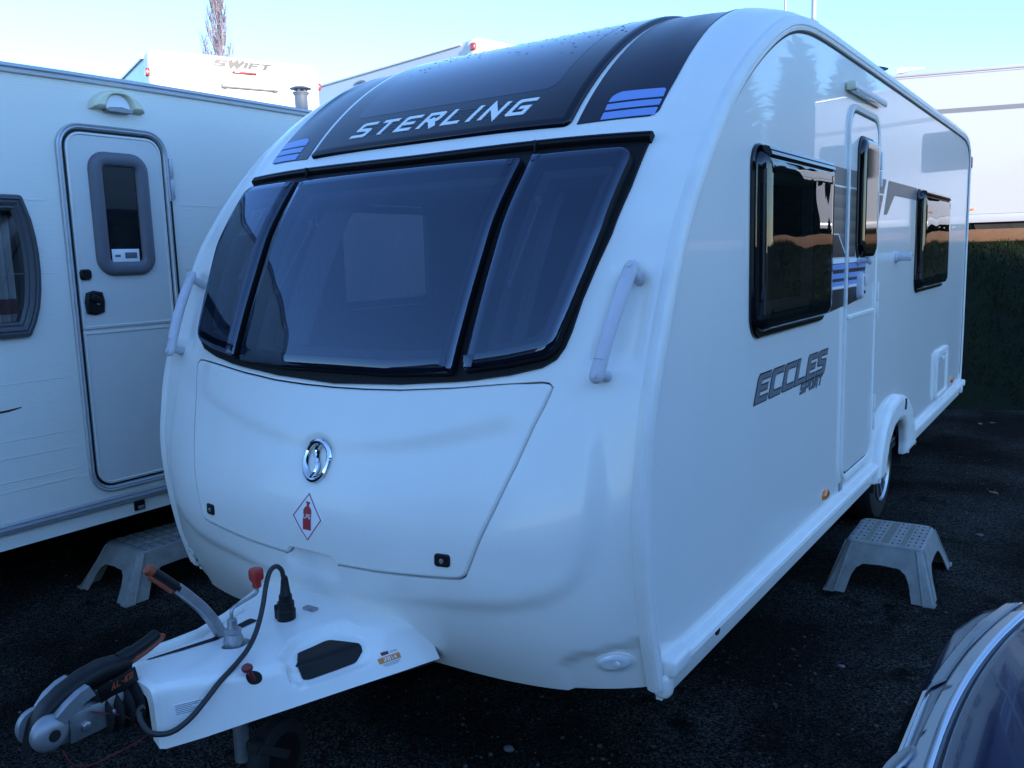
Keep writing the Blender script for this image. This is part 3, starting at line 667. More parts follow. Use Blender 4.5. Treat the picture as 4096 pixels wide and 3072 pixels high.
# ---- roof window, side films and stripes
SUNP = rpoly([(-.628,1.818),(.628,1.818),(.640,3.05),(-.640,3.05)], .03)
g = G(); patch(g, shell, SUNP, grid=.05, step=.03, rings=[(0,.0),(.002,.010),(.008,.016),(.03,.018)]); sunr = g.obj('roof_window', 'roof_glass', CAR, angle=50, label='dark panoramic roof window with white lettering')
g = G(); patch(g, shell, rpoly([(-.49,2.02),(.49,2.02),(.50,2.90),(-.50,2.90)], .05), top=.0186, grid=.05); g.obj('clear_area', 'roof_glass_clear', sunr)
LN = G()
for k in range(5):
    s0 = 1.897+k*.0155; patch(LN, shell, np.array([(-.395,s0),(.395,s0),(.395,s0+.0035),(-.395,s0+.0035)]), top=.0187, grid=.2, step=.04)
LN.obj('pinstripe', 'decal_grey_line', sunr)
g = G(); lettering(g, shell, 'STERLING', -.425,.452,1.884,1.972,.018,.0165,.0205,.0175,slant=.34,gap=.42); g.obj('lettering', 'decal_white', sunr, label='white STERLING lettering')
for sg in (-1,1):
    FP = np.array([(.652,1.826),(.90,1.852),(.925,1.875),(.93,2.05),(.925,2.3),(.915,2.75),(.905,3.05),(.655,3.05)]); FP = rpoly(FP,[0,.02,.03,0,0,0,.03,0])
    if sg < 0: FP = (FP*np.array([-1,1]))[::-1]
    fb = lambda x,s,o: shell(x,s,o)
    g = G(); patch(g, fb, FP, grid=.05, step=.03, top=.003, bot=-.002); fm = g.obj('roof_side_film', 'roof_film', CAR, angle=50)
    bands = [rpoly([(.735,1.838),(.916,1.858),(.918,1.893),(.735,1.873)],.004), rpoly([(.735,1.884),(.918,1.904),(.919,1.934),(.734,1.914)],.004), rpoly([(.733,1.925),(.919,1.945),(.916,1.990),(.765,1.978),(.738,1.960)],[.004,.004,.01,.03,.03])]
    for b_ in bands:
        if sg < 0: b_ = (b_*np.array([-1,1]))[::-1]
        g = G(); patch(g, fb, b_, grid=.05, step=.03, top=.0045, bot=.002); g.obj('blue_stripe', 'decal_blue', fm)
    # corner grab handle
    pt = np.array([(1.028*sg,.175,1.609),(.995*sg,.039,1.304)])
    def sf(sg_, x, z):
        s0 = s_of_z(z); return shell(np.array([sg_*x]), np.array([s0]), 0.)[0]
    a0 = shell(np.array([sg*1.02]),np.array([1.262]),-.01)[0]; b0 = shell(np.array([sg*.985]),np.array([.936]),-.01)[0]
    na = body(np.array([sg*1.02]),np.array([1.262]),1.)[0]-body(np.array([sg*1.02]),np.array([1.262]),0.)[0]; nb_ = body(np.array([sg*.985]),np.array([.936]),1.)[0]-body(np.array([sg*.985]),np.array([.936]),0.)[0]
    a1 = a0+na*.072; b1 = b0+nb_*.066; tt = np.linspace(0,1,15)[:,None]; mid = a1*(1-tt)+b1*tt + (na+nb_)*.5*.012*np.sin(tt*np.pi)
    ax_ = (b1-a1)/np.linalg.norm(b1-a1)
    g = G(); tt2 = np.linspace(0,1,21)[:,None]; bar = a1*(1-tt2)+b1*tt2 + (na+nb_)*.5*.010*np.sin(tt2*np.pi)
    bar = np.concatenate([[bar[0]-ax_*.020,bar[0]-ax_*.014], bar, [bar[-1]+ax_*.014,bar[-1]+ax_*.020]]); rb = np.concatenate([[.006,.013],np.full(21,.0165),[.013,.006]])
    g.tube(bar, rb, 16, flat=((na+nb_)*.5,1.35)); g.tube([a0-na*.01+ax_*.012,a1+ax_*.012], [.017,.0150], 12); g.tube([b0-nb_*.01-ax_*.012,b1-ax_*.012], [.017,.0150], 12); hd = g.obj('grab_handle', 'handle_grey', CAR, angle=60)
    g = G(); g.tube(mid[2:-2]+(na+nb_)*.5*.003, np.full(11,.0160), 16, flat=((na+nb_)*.5,1.2)); g.obj('grip', 'handle_grip', hd, angle=60)
    for c, nn in ((a1,na),(b1,nb_)):
        g = G(); g.lathe([(.009,.015),(.009,.0192),(.007,.0196)], c, nn, 14); g.obj('screw_cap', 'handle_grey', hd)
# ---- edge trim along the side profile
sT = np.concatenate([np.linspace(.0,3.4,150), np.linspace(3.45,8.2,40), np.linspace(8.22,S_END,60)])
for sg in (-1,1):
    ny, nz_ = np.interp(sT,_su,_ny), np.interp(sT,_su,_nz); yy, zz = np.interp(sT,_su,_yu), np.interp(sT,_su,_zu)
    sec = [(-.028,-.003),(-.028,.005),(-.010,.010),(.002,.008),(.010,.000),(.013,-.012),(.013,-.024),(.009,-.030),(.012,-.034),(.010,-.044),(.002,-.048),(-.02,-.048)]
    rows = np.stack([np.stack([np.full_like(sT, sg*(W+a)), yy+ny*b, zz+nz_*b],1) for a,b in sec],1)
    n = len(sec); v = rows.reshape(-1,3); m_ = len(sT)
    f = [(i*n+j, i*n+j+1, (i+1)*n+j+1, (i+1)*n+j) for i in range(m_-1) for j in range(n-1)]+[tuple(range(n)), tuple(range((m_-1)*n, m_*n))]
    link('edge_trim', v, f, 'trim_white', CAR, angle=30)
    kk = (sT > .12) & (sT < S_END-.12); rows = np.stack([np.stack([np.full(kk.sum(), sg*(W+a)), (yy+ny*b)[kk], (zz+nz_*b)[kk]],1) for a,b in ((.0034,-.0460),(.0018,-.0560))],1)
    m2 = int(kk.sum()); link('trim_seal', rows.reshape(-1,3), [(2*i,2*i+1,2*i+3,2*i+2) for i in range(m2-1)], 'seam_black', CAR)
# ---- side walls
sI = np.linspace(.12,S_END-.12,300); inn = np.stack([np.interp(sI,_su,_yu)-np.interp(sI,_su,_ny)*.053, np.interp(sI,_su,_zu)-np.interp(sI,_su,_nz)*.053],1)
inn = inn[inn[:,1] > .47]
WIN1 = rpoly(rect(.895,1.865,1.355,2.030), [.085,.085,.06,.07]); WIN2 = rpoly(rect(4.02,5.17,1.362,2.022), [.085,.085,.06,.06])
archcut = [(3.80,.445),(3.76,.53),(3.66,.59),(3.50,.612),(3.34,.58),(3.20,.50),(3.12,.445)]
wall_o = np.concatenate([inn, [(inn[-1,0],.445)], archcut, [(inn[0,0],.445)]])
for sg, fn in ((1,sr),(-1,sl)):
    hs_ = [inset(WIN1,.05), inset(WIN2,.05)]
    g = G(); patch(g, fn, wall_o, grid=.25, step=.08, holes=hs_, top=0., bot=None); sw = g.obj('side_wall', 'side_paint' , CAR)
    g = G(); patch(g, fn, wall_o, grid=.4, step=.15, holes=hs_, top=-.03); g.obj('inner_lining', 'interior_wall', CAR)
    for wn_, wp in enumerate((WIN1,WIN2)):
        g = G(); ring(g, fn, wp, [(-.004,-.002),(-.004,.008),(.002,.014),(.014,.014),(.018,.006),(.06,.006),(.065,-.02)], .03); wf = g.obj('window_surround', 'black_gloss', CAR)
        g = G(); patch(g, fn, inset(dens(wp,.02),.020), grid=.05, step=.02, rings=[(0,.008),(.004,.028),(.014,.042),(.035,.050),(.08,.053)]); pn = g.obj('side_window', 'acrylic_dark' if sg > 0 else 'acrylic_light', CAR, angle=60)
        lo, hi = (.955,1.80) if wn_ == 0 else (4.10,5.08)
        g = G(); y_ = np.array([lo,hi])
        secr = [(1.985,.045),(1.992,.056),(2.004,.052),(2.006,.044),(2.010,.050),(2.020,.044),(2.024,.030),(2.024,.012),(1.985,.02)]
        if wn_ == 1: secr = [(z-.008,o) for z,o in secr]
        g.loft([np.concatenate([fn(np.array([yy_]),np.array([z]),o) for z,o in secr]) for yy_ in (lo,hi)]); g.obj('hinge_rail', 'black_gloss', wf)
        g = G(); yy_ = np.linspace(lo-.02,lo+.16,40); v = []
        for z in (1.40,1.97): v.append(fn(yy_, np.full(40,z), -.05) + np.stack([.012*np.sin(yy_*160)*sg, 0*yy_, 0*yy_],1))
        g.add(np.concatenate(v), [(j,j+1,40+j+1,40+j) for j in range(39)]); g.obj('curtain', 'curtain', pn)
        g = G(); ring(g, fn, inset(dens(wp,.03),.10), [(-.03,-.032),(0,-.034),(.012,-.05),(.012,-.07)]); g.obj('blind_frame', 'grey_plastic', pn)
    # skirt, rail
    for y0, y1 in ((.16,3.08),(3.86,6.43)):
        sec = [(.338,-.02),(.338,.000),(.345,.004),(.420,.006),(.424,.018),(.430,.034),(.437,.030),(.441,.038),(.449,.036),(.452,.030),(.458,.026),(.464,.008),(.464,-.02)]
        g = G(); g.loft([np.concatenate([fn(np.array([yy_]),np.array([z]),o) for z,o in sec[:5]+[(.424,-.02)]]) for yy_ in np.linspace(y0+.0,y1,4)]); g.obj('skirt', 'trim_white', CAR)
        g = G(); g.loft([np.concatenate([fn(np.array([yy_]),np.array([z]),o) for z,o in [(.4245,-.01)]+sec[5:]]) for yy_ in np.linspace(y0+.09,y1-.02,4)]); g.obj('skirt_rail', 'trim_white', CAR)
    for yy_ in (.215,6.425):
        g = G(); c = fn(np.array([yy_]),np.array([.447]),.012)[0]; g.box(c,(.068,.13 if yy_ < 1 else .05,.058),.014,3); c2 = fn(np.array([yy_-.05 if yy_ < 1 else yy_]),np.array([.39]),.004)[0]; g.box(c2,(.05,.055,.075),.016,3); g.obj('rail_end_cap', 'trim_white', CAR)
    # moulded wheel spat
    ao = rpoly([(2.925,.345),(2.965,.50),(3.07,.66),(3.25,.745),(3.50,.775),(3.75,.735),(3.93,.63),(4.04,.48),(4.085,.345),(3.765,.345),(3.775,.43),(3.74,.53),(3.64,.590),(3.49,.612),(3.34,.59),(3.22,.52),(3.165,.43),(3.155,.345)], [.01,.3,.3,.3,.3,.3,.3,.3,.01,.01,.1,.1,.1,.1,.1,.1,.1,.01])
    g = G(); patch(g, fn, ao, grid=.05, step=.03, rings=[(0,-.01),(0,.018),(.010,.034),(.022,.044),(.038,.048)]); sp_ = g.obj('wheel_spat', 'trim_white', CAR, angle=45)
    g = G(); patch(g, fn, rpoly([(3.60,.665),(3.66,.66),(3.67,.725),(3.625,.735)],.01), top=.0495, bot=.046, grid=.05); g.obj('spat_slot', 'hole_dark', sp_)
    # amber side lamps
    for y_, z_ in ((1.955,.530),(4.105,.534),(5.914,.541)):
        g = G(); patch(g, fn, ell(y_,z_,.046,.026,24), grid=.02, step=.01, rings=[(0,-.001),(0,.006),(.004,.012),(.012,.016)]); g.obj('side_lamp', 'orange_lens', CAR)
    # road wheel
    c = np.array([sg*(W-.13), 3.46, .318]); axx = (sg,0,0)
    wh = G(); wh.lathe([(.20,-.085),(.265,-.09),(.302,-.078),(.316,-.05),(.318,0),(.316,.05),(.302,.078),(.265,.09),(.205,.085),(.198,.06),(.198,-.06)], c, axx, 40, caps=False); ty = wh.obj('wheel', 'rubber', CAR, angle=40, label='black tyre on a silver alloy rim')
    g = G(); g.lathe([(.200,.082),(.206,.088),(.200,.092),(.188,.080),(.182,.04),(.18,-.06)], c, axx, 40, caps=False)
    for k in range(10):
        a = 2*math.pi*k/10; d = np.array([0,math.cos(a),math.sin(a)]); t_ = np.array([0,-math.sin(a),math.cos(a)]); ox = np.array([sg,0,0.])
        g.loft([[c+d*.03+t_*.012+ox*.062,c+d*.03-t_*.012+ox*.062,c+d*.03-t_*.012+ox*.04,c+d*.03+t_*.012+ox*.04],[c+d*.188+t_*.016+ox*.080,c+d*.188-t_*.016+ox*.080,c+d*.188-t_*.012+ox*.05,c+d*.188+t_*.012+ox*.05]])
    g.lathe([(.052,.04),(.050,.066),(.030,.072)], c, axx, 24); g.obj('rim', 'alloy', ty)
    g = G(); g.lathe([(.172,.0),(.172,.012)], c, axx, 30); g.obj('brake_drum', 'chassis_black', ty)
    # inner wheel housing
    th = np.linspace(-.15,math.pi+.15,24); cc = np.array([3.46,.32]); rr_ = .40; ptsA = np.stack([cc[0]+rr_*np.cos(th), np.minimum(cc[1]+rr_*np.sin(th),.625)],1); g = G()
    o0, o1 = -.01, -.30; g.add(np.concatenate([fn(ptsA[:,0],ptsA[:,1],o0), fn(ptsA[:,0],ptsA[:,1],o1)]), [(j,j+1,24+j+1,24+j) for j in range(23)]+[tuple(range(24,48))]); g.obj('wheel_housing', 'chassis_black', CAR)
# ---- door and fittings on the kerb side
DOOR = rpoly(rect(2.215,2.865,.515,2.335), [.11,.11,.13,.13]); ym, = (2.54,)
g = G(); ring(g, sr, DOOR, [(0,-.002),(0,.010),(.004,.014),(.014,.014),(.020,.010),(.026,.010),(.030,.004),(.032,-.002)]); door = g.obj('door', 'trim_white', CAR, label='white entrance door with narrow dark window')
g = G(); ring(g, sr, inset(DOOR,.031), [(0,.0012),(.014,.0012)]); g.obj('door_seal', 'seam_black', door)
DP = inset(dens(DOOR,.03), .042)
up = clip_y(DP[:,::-1], 1.328, 9)[:,::-1]; lw_ = clip_y(DP[:,::-1], -9, 1.321)[:,::-1]
for nm, pp in (('upper_panel',up),('lower_panel',lw_)):
    g = G(); patch(g, sr, pp, grid=.15, step=.05, rings=[(0,-.001),(0,.006),(.003,.008)]); g.obj(nm, 'side_paint', door)
g = G(); g.box((W+.010,2.54,1.332),(.012,.55,.020),.003); g.obj('door_rail', 'trim_white', door)
g = G(); patch(g, sr, rpoly(rect(2.395,2.735,1.610,2.190), .075), grid=.05, step=.02, rings=[(0,.007),(.002,.024),(.010,.036),(.026,.042),(.05,.043)]); g.obj('door_window', 'black_gloss', door, angle=60)
g = G(); ring(g, sr, rpoly(rect(2.385,2.745,1.600,2.200), .08), [(0,.006),(0,.014),(.006,.018),(.016,.018)]); g.obj('door_window_seal', 'black_plastic', door)
g = G(); patch(g, sr, rpoly([(2.425,1.400),(2.515,1.415),(2.525,1.545),(2.43,1.545)],.04), grid=.03, step=.012, rings=[(0,.007),(.001,.020),(.010,.034),(.022,.038)]); dh = g.obj('door_handle', 'handle_grey', door)
g = G(); g.box((W+.040,2.485,1.50),(.012,.05,.05),.005); g.obj('handle_pull', 'handle_grey', dh); g = G(); g.box((W+.040,2.470,1.445),(.006,.012,.016),.002); g.obj('key_slot', 'hole_dark', dh)
g = G(); g.lathe([(.028,.007),(.028,.016),(.014,.022),(.012,.055),(.020,.060),(.020,.072),(.015,.076)], (W,2.445,1.600), (1,0,0), 20); g.obj('door_stay_knob', 'handle_grey', door)
for z0, z1 in ((1.975,2.06),(2.065,2.155),(1.285,1.375),(1.38,1.475),(.675,.765),(.77,.865)):
    g = G(); g.box((W+.014,2.872,(z0+z1)/2),(.020,.026,z1-z0),.004); g.obj('hinge', 'trim_white', door)
# awning light over the door
g = G(); g.box((W+.022,2.505,2.392),(.040,.70,.032),.008); al = g.obj('awning_light', 'alu', CAR); g = G(); g.box((W+.024,2.165,2.393),(.046,.03,.040),.01); g.obj('end_cap', 'cream', al); g = G(); g.box((W+.024,2.51,2.3745),(.030,.62,.004),.001); g.obj('lamp_strip', 'clear_lens', al)
# door retainer, plate, oval vent, service hatch, rear lamp
g = G(); g.lathe([(.036,0),(.034,.010),(.026,.016),(.024,.060),(.026,.075),(.020,.088)], (W,3.42,1.603), (1,0,0), 22); hb = g.obj('door_retainer', 'handle_grey', CAR); g = G(); g.lathe([(.006,0),(.006,.002)], (W+.087,3.425,1.608), (1,0,0), 12); g.obj('retainer_hole', 'hole_dark', hb)
g = G(); g.box((W+.004,2.235,.503),(.006,.05,.045),.002); g.obj('maker_plate', 'grey_plastic', CAR)
g = G(); patch(g, sr, ell(.592,.392,.020,.014,20), top=.0085, bot=.004, grid=.03); g.obj('jack_hole', 'hole_dark', CAR)
HT = rpoly(rect(5.00,5.55,.50,.875), .05)
g = G(); ring(g, sr, HT, [(0,-.002),(0,.016),(.006,.022),(.030,.022),(.036,.014),(.05,.012)]); ht = g.obj('service_hatch', 'trim_white', CAR); g = G(); patch(g, sr, inset(HT,.05), top=.012, grid=.1); g.obj('hatch_door', 'side_paint', ht); g = G(); g.box((W+.02,5.27,.80),(.02,.12,.03),.008); g.obj('hatch_catch', 'handle_grey', ht)
g = G(); g.box((W-.005,6.487,2.36),(.05,.06,.10),.014,3); g.obj('rear_lamp', 'red_lens', CAR)
g = G(); g.box((-W+.005,6.487,2.36),(.05,.06,.10),.014,3); g.obj('rear_lamp', 'red_lens', CAR)
# ---- side graphics
SEGS = ((1.80,2.2135,.0012),(2.262,2.820,.0095),(2.888,9,.0012))
DIAG = lambda z: np.interp(z, [1.36,1.42,1.475,1.583,1.692,1.752,1.943,2.027], [2.38,2.53,2.565,2.62,2.83,2.878,3.03,3.095])
def graphic(poly, mat, name, lift=0.):
    high = np.asarray(poly)[:,1].max() > 1.617
    segs = [SEGS[0],(2.262,2.379,SEGS[1][2]),(2.751,2.820,SEGS[1][2]),SEGS[2]] if high else SEGS
    for lo, hi, o in segs:
        q = clip_y(poly, 1.872 if lo < 2 else lo, hi)
        if q is None or len(q) < 3 or abs(area2(q)) < 1e-5: continue
        g = G(); patch(g, sr, q, top=o+lift, grid=.4, step=.1); g.obj(name, mat, door if 2.2 < lo < 2.85 else CAR, smooth=False)
def band(z0, z1, mat, name, lift=0., y0=1.80): graphic(np.array([(y0,z0)]+[(DIAG(z),z) for z in np.linspace(z0,z1,6)]+[(y0,z1)]), mat, name, lift)
band(1.948,2.027,'decal_taupe','taupe_stripe'); band(1.622,1.940,'decal_striped','striped_panel'); band(1.478,1.614,'decal_dark','dark_stripe')
band(1.594,1.614,'decal_white','white_stripe',.0006)
for z0, z1 in ((1.566,1.590),(1.524,1.548),(1.490,1.510)): band(z0,z1,'decal_blue','blue_stripe',.0006)
band(1.478,1.4895,'decal_white','white_stripe',.0006)
graphic(np.array([(1.80,1.370),(2.271,1.393),(2.567,1.415),(2.562,1.475),(1.80,1.475)]), 'decal_dark', 'dark_stripe')
graphic(np.array([(1.80,1.622),(2.235,1.622),(2.085,1.724),(1.80,1.724)]), 'decal_dark', 'dark_panel', .0006)
graphic(np.array([(2.235,1.622),(2.245,1.622),(2.092,1.730),(1.80,1.730),(1.80,1.7245),(2.085,1.7245)]), 'decal_white', 'white_stripe', .0008)
graphic(np.array([(3.157,2.026),(4.015,2.026),(4.015,1.950),(3.325,1.950),(3.135,1.840),(3.055,1.838)]), 'decal_taupe', 'taupe_stripe')
graphic(np.array([(5.176,2.026),(5.37,2.026),(5.33,1.952),(5.176,1.952)]), 'decal_taupe', 'taupe_stripe'); graphic(np.array([(5.385,2.026),(5.43,2.026),(5.39,1.952),(5.345,1.952)]), 'letter_grey', 'taupe_stripe')
g = G(); lettering(g, sr, 'ECCLES', .95,1.955,1.112,1.214,.044,.020,.0016,None,slant=.55,gap=.13,grow=.0045); e1 = g.obj('model_lettering', 'letter_dark', CAR, smooth=False, label='grey ECCLES lettering with dark outline')
g = G(); lettering(g, sr, 'ECCLES', .95,1.955,1.112,1.214,.044,.020,.0024,None,slant=.55,gap=.13,grow=-.001); g.obj('letter_fill', 'letter_grey', e1, smooth=False)
g = G(); lettering(g, sr, 'SPORT', 1.52,1.875,1.066,1.108,.017,.0085,.0016,None,slant=.55,gap=.2,grow=.0022); e2 = g.obj('model_lettering', 'letter_dark', CAR, smooth=False, label='small SPORT lettering')
g = G(); lettering(g, sr, 'SPORT', 1.52,1.875,1.066,1.108,.017,.0085,.0024,None,slant=.55,gap=.2,grow=-.0008); g.obj('letter_fill', 'letter_grey', e2, smooth=False)
# ---- floor, chassis, interior
g = G(); g.box((0,3.3,.415),(2*W-.06,6.1,.03),.002); g.obj('floor_pan', 'chassis_black', CAR)
g = G(); g.box((0,3.3,.45),(2*W-.06,6.0,.02),.002); g.obj('cabin_floor', 'interior_dark', CAR)
for x in (-.45,.45):
    g = G(); g.tube([(x*.18,-.80,.43),(x,.30,.36),(x,6.2,.36)], .045, 6); g.obj('chassis_rail', 'galvanised', CAR)
g = G(); g.tube([(-.95,3.46,.318),(.95,3.46,.318)], .04, 12); g.obj('axle', 'chassis_black', CAR)
for x, y in ((-.62,1.0),(.62,1.0),(-.7,5.8),(.7,5.8)):
    g = G(); g.box((x,y,.20),(.05,.06,.42),.006); g.box((x,y,.008),(.12,.12,.016),.004); g.obj('corner_steady', 'chassis_black', CAR)
g = G(); g.lathe([(.10,0),(.11,.02),(.11,.26),(.10,.28)], (.86,2.62,.21), (0,1,0), 20); g.box((.86,2.76,.335),(.10,.16,.06),.01); g.obj('waste_tank', 'grey_plastic', CAR)
g = G(); g.box((-.62,2.45,1.35),(.9,.04,1.8),.004); g.box((.80,2.05,1.35),(.55,.04,1.8),.004); g.box((-.1,4.1,1.5),(1.9,.04,2.0),.004); g.obj('bulkhead', 'interior_dark', CAR)
for sg in (-1,1):
    g = G(); g.box((sg*.82,1.25,.70),(.48,1.6,.50),.05); g.box((sg*1.02,1.25,1.05),(.12,1.6,.35),.05,3); g.obj('seat', 'interior_wall', CAR)
g = G(); g.box((0,.62,.72),(1.0,.35,.50),.02); g.obj('front_chest', 'interior_dark', CAR)
def curtain(x0, x1, y_of):
    n = 46; xx = np.linspace(x0,x1,n); v = []
    for s0 in (1.0,1.25,1.5,1.62): v.append(body(xx, np.full(n,s0), -.075)+np.stack([0*xx,.014*np.sin(np.linspace(0,1,n)*26),0*xx],1))
    f_ = [(i*n+j,i*n+j+1,(i+1)*n+j+1,(i+1)*n+j) for i in range(3) for j in range(n-1)]; link('curtain', np.concatenate(v), f_, 'curtain', CAR)
for a, b in ((-.44,-.28),(.40,.52),(-.86,-.76),(.56,.66),(.80,.87)): curtain(a, b, None)
# blind cassette
n = 40; xx = np.linspace(-.9,.9,n); g = G(); rows = [body(xx, np.full(n,s0), h) for s0,h in ((1.66,-.05),(1.60,-.05),(1.60,-.09),(1.66,-.09))]
g.add(np.concatenate(rows), [(i*n+j,i*n+j+1,((i+1)%4)*n+j+1,((i+1)%4)*n+j) for i in range(4) for j in range(n-1)]); g.obj('blind_cassette', 'grey_plastic', CAR)
# roof fittings
g = G(); g.lathe([(.035,0),(.035,.07),(.05,.075),(.05,.08)], (.90,3.74,2.62), (0,0,1), 18); g.lathe([(.012,.08),(.012,.115)], (.90,3.74,2.62), (0,0,1), 8); g.lathe([(.075,.112),(.078,.116),(.04,.13)], (.90,3.74,2.62), (0,0,1), 22); g.obj('roof_flue', 'black_plastic', CAR)
g = G(); g.box((W-.035,1.74,2.585),(.03,.09,.028),.006); g.obj('rail_cover', 'trim_white', CAR)

# rain drops left on the roof window
rngd = np.random.default_rng(5); g = G(); hv = ico(1); keep = hv[0][:,2] > -.3
for k in range(150):
    x = rngd.uniform(-.45,.62); s0 = rngd.uniform(2.42,2.80)+.05*rngd.normal(); r_ = rngd.uniform(.002,.0062)
    c = shell(np.array([x]),np.array([s0]),.0186)[0]; n_ = body(np.array([x]),np.array([s0]),1.)[0]-body(np.array([x]),np.array([s0]),0.)[0]
    a_ = np.cross(n_,[1,0,0]); a_ /= np.linalg.norm(a_); b_ = np.cross(n_,a_); v = hv[0]*r_; g.add(c+v[:,:1]*a_*1.2+v[:,1:2]*b_+v[:,2:]*n_*.35, hv[1])
o = g.obj('rain_drops', 'black_gloss', sunr); o['kind'] = 'stuff'
# ---------------------------------------------------------------- tow hitch and draw bar cover (parts of the caravan)
REC = rpoly([(.29,.58),(.28,.70),(.34,.79),(.62,.82),(.76,.79),(.855,.74),(.862,.47),(.74,.425),(.48,.45)], .05)
BLK = rpoly([(.42,.555),(.40,.695),(.58,.745),(.70,.735),(.785,.695),(.805,.49),(.60,.485)], .03)
def fdisp(u, v):
    q = np.stack([np.ravel(u), np.ravel(v)],1); i_ = inside(q, REC); d = edist(q*[.32,.78], REC*[.32,.78]); return np.where(i_, -.030*sstep(d/.018), 0).reshape(np.shape(u))
def fairf(u, v, off=0.): return fair(u, v, off+fdisp(u, v))
g = G(); hole_j = ell(.03,.42,.085,.062,24)
patch(g, fairf, dens(rect(-1,1,0,1), .03), grid=.022, step=.03, holes=[hole_j], bot=None)
h_ = dens(hole_j,.03); n = len(h_); g.add(np.concatenate([fairf(h_[:,0],h_[:,1],0), fairf(h_[:,0],h_[:,1],-.04)]), [(j,(j+1)%n,n+(j+1)%n,n+j) for j in range(n)])
uu = np.linspace(-1,1,50); e0 = fairf(uu, 0*uu, 0.); e1 = e0*np.array([.93,1,1])+[0,-.014,-.004*0]; e1[:,2] = .455+(e1[:,2]-.455)*.94
e2 = e0*np.array([.72,1,1])+[0,-.014,0]; e2[:,2] = .455+(e0[:,2]-.455)*.70
g.loft([e0,e1,e2], close=False, caps=False)
cover = g.obj('draw_bar_cover', 'gelcoat', CAR, angle=50, label='white moulded cover over the draw bar')
g = G(); patch(g, fairf, BLK, top=.004, bot=-.004, grid=.02, rings=None); g.obj('cover_insert', 'black_plastic', cover)
# slot and rib for the hand brake
g = G(); patch(g, fair, rpoly([(-.30,.10),(-.25,.10),(-.17,.62),(-.27,.62)],.02), top=.0015, grid=.05); g.obj('brake_slot', 'hole_dark', cover)
vv = np.linspace(.06,.66,22); g = G(); g.tube(fair(np.full(22,-.40)-.06*np.sin(vv*3), vv, .008), .016, 10); g.obj('brake_rib', 'gelcoat', cover)
g = G(); patch(g, fair, rpoly(rect(.815,.872,.765,.855),.004), top=.0012, bot=-.0005, grid=.05); stk = g.obj('year_sticker', 'sticker_orange', cover, label='orange 2014 sticker')
def fly(a, b, o): return fair(.868-np.asarray(b), .772+np.asarray(a), o)     # reads along the cover side
g = G(); lettering(g, fly, '2014', .014,.068,.008,.044,.004,.005,.0022,None,slant=0.,gap=.3); g.obj('sticker_lettering', 'decal_white', stk)
g = G(); patch(g, fair, np.array([(.765,.785),(.80,.785),(.80,.815),(.770,.815)]), top=.0012, bot=-.0005, grid=.05); g.obj('sticker_flag', 'red_dull', stk)
g = G()
for k in range(3): patch(g, fair, rect(.882+k*.011,.886+k*.011,.775+k*.004,.85-k*.006), top=.0012, grid=.1, step=.02)
for k in range(2): patch(g, fair, rect(.780+k*.011,.784+k*.011,.822,.85), top=.0012, grid=.1, step=.02)
g.obj('sticker_print', 'letter_grey', stk)
g = G(); patch(g, fair, rect(.71,.80,.035,.145), top=.001, bot=-.0005, grid=.05); lb = g.obj('rating_label', 'decal_white', cover)
g = G()
for k in range(6): patch(g, fair, rect(.718+k*.0125,.7225+k*.0125,.042,.135-.02*(k%3)), top=.0018, grid=.1, step=.03)
g.obj('label_print', 'letter_grey', lb)
c = fair(np.array([.04]),np.array([.80]),.0)[0]; g = G(); g.box(c+[0,0,.004],(.05,.025,.008),.002); g.lathe([(.006,.007),(.005,.011)], c, (0,0,1), 10); g.obj('spirit_level', 'galvanised', cover)
# plug and cable
g = G(); g.lathe([(.030,-.004),(.031,.035),(.027,.04),(.027,.062),(.022,.066),(.021,.085),(.017,.09),(.011,.14),(.008,.148)], (.0,-.300,.520), (0,.02,1), 20); g.box((-.026,-.312,.548),(.016,.022,.05),.006); pl = g.obj('electrical_plug', 'black_plastic', CAR)
path = [(.0,-.300,.655),(.0,-.306,.690),(.004,-.330,.712),(.012,-.362,.707),(.025,-.392,.672),(.040,-.420,.624),(.060,-.455,.585),(.088,-.50,.560),(.120,-.556,.545),(.150,-.62,.537),(.172,-.69,.523),(.182,-.745,.498),(.182,-.80,.468),(.170,-.85,.452),(.146,-.888,.462),(.125,-.900,.49),(.112,-.897,.518),(.118,-.885,.528)]
def spline(pts, n=8):
    p = np.array(pts, float); out = []
    for i in range(len(p)-1):
        p0,p1,p2,p3 = p[max(i-1,0)],p[i],p[i+1],p[min(i+2,len(p)-1)]
        for t in np.linspace(0,1,n,endpoint=False): out.append(.5*((2*p1)+(-p0+p2)*t+(2*p0-5*p1+4*p2-p3)*t*t+(-p0+3*p1-3*p2+p3)*t**3))
    return np.array(out+[p[-1]])
g = G(); g.tube(spline(path), .0078, 12); g.obj('electrical_cable', 'rubber_cable', CAR, angle=60)
# jockey wheel: clamp tube, crank, wheel
g = G(); g.lathe([(.024,.14),(.024,.50)], (0,-.508,0), (0,0,1), 20); g.lathe([(.030,.485),(.030,.535),(.026,.548),(.024,.556),(.026,.560),(.026,.568),(.016,.572),(.014,.600),(.010,.603)], (0,-.508,0), (0,0,1), 20); jt = g.obj('jockey_wheel_tube', 'galvanised', CAR, angle=40)
g = G(); g.tube(spline([(0,-.508,.598),(0,-.508,.622),(-.002,-.498,.633),(-.004,-.47,.637),(-.006,-.42,.643),(-.006,-.404,.650),(-.006,-.402,.672)],5), .0055, 10); g.obj('crank_arm', 'galvanised', jt, angle=60)
g = G(); g.lathe([(.011,.664),(.014,.668),(.014,.684),(.021,.690),(.023,.698),(.023,.718),(.020,.726),(.010,.728)], (-.006,-.402,0), (0,0,1), 8); g.obj('crank_knob', 'red_plastic', jt, angle=30)
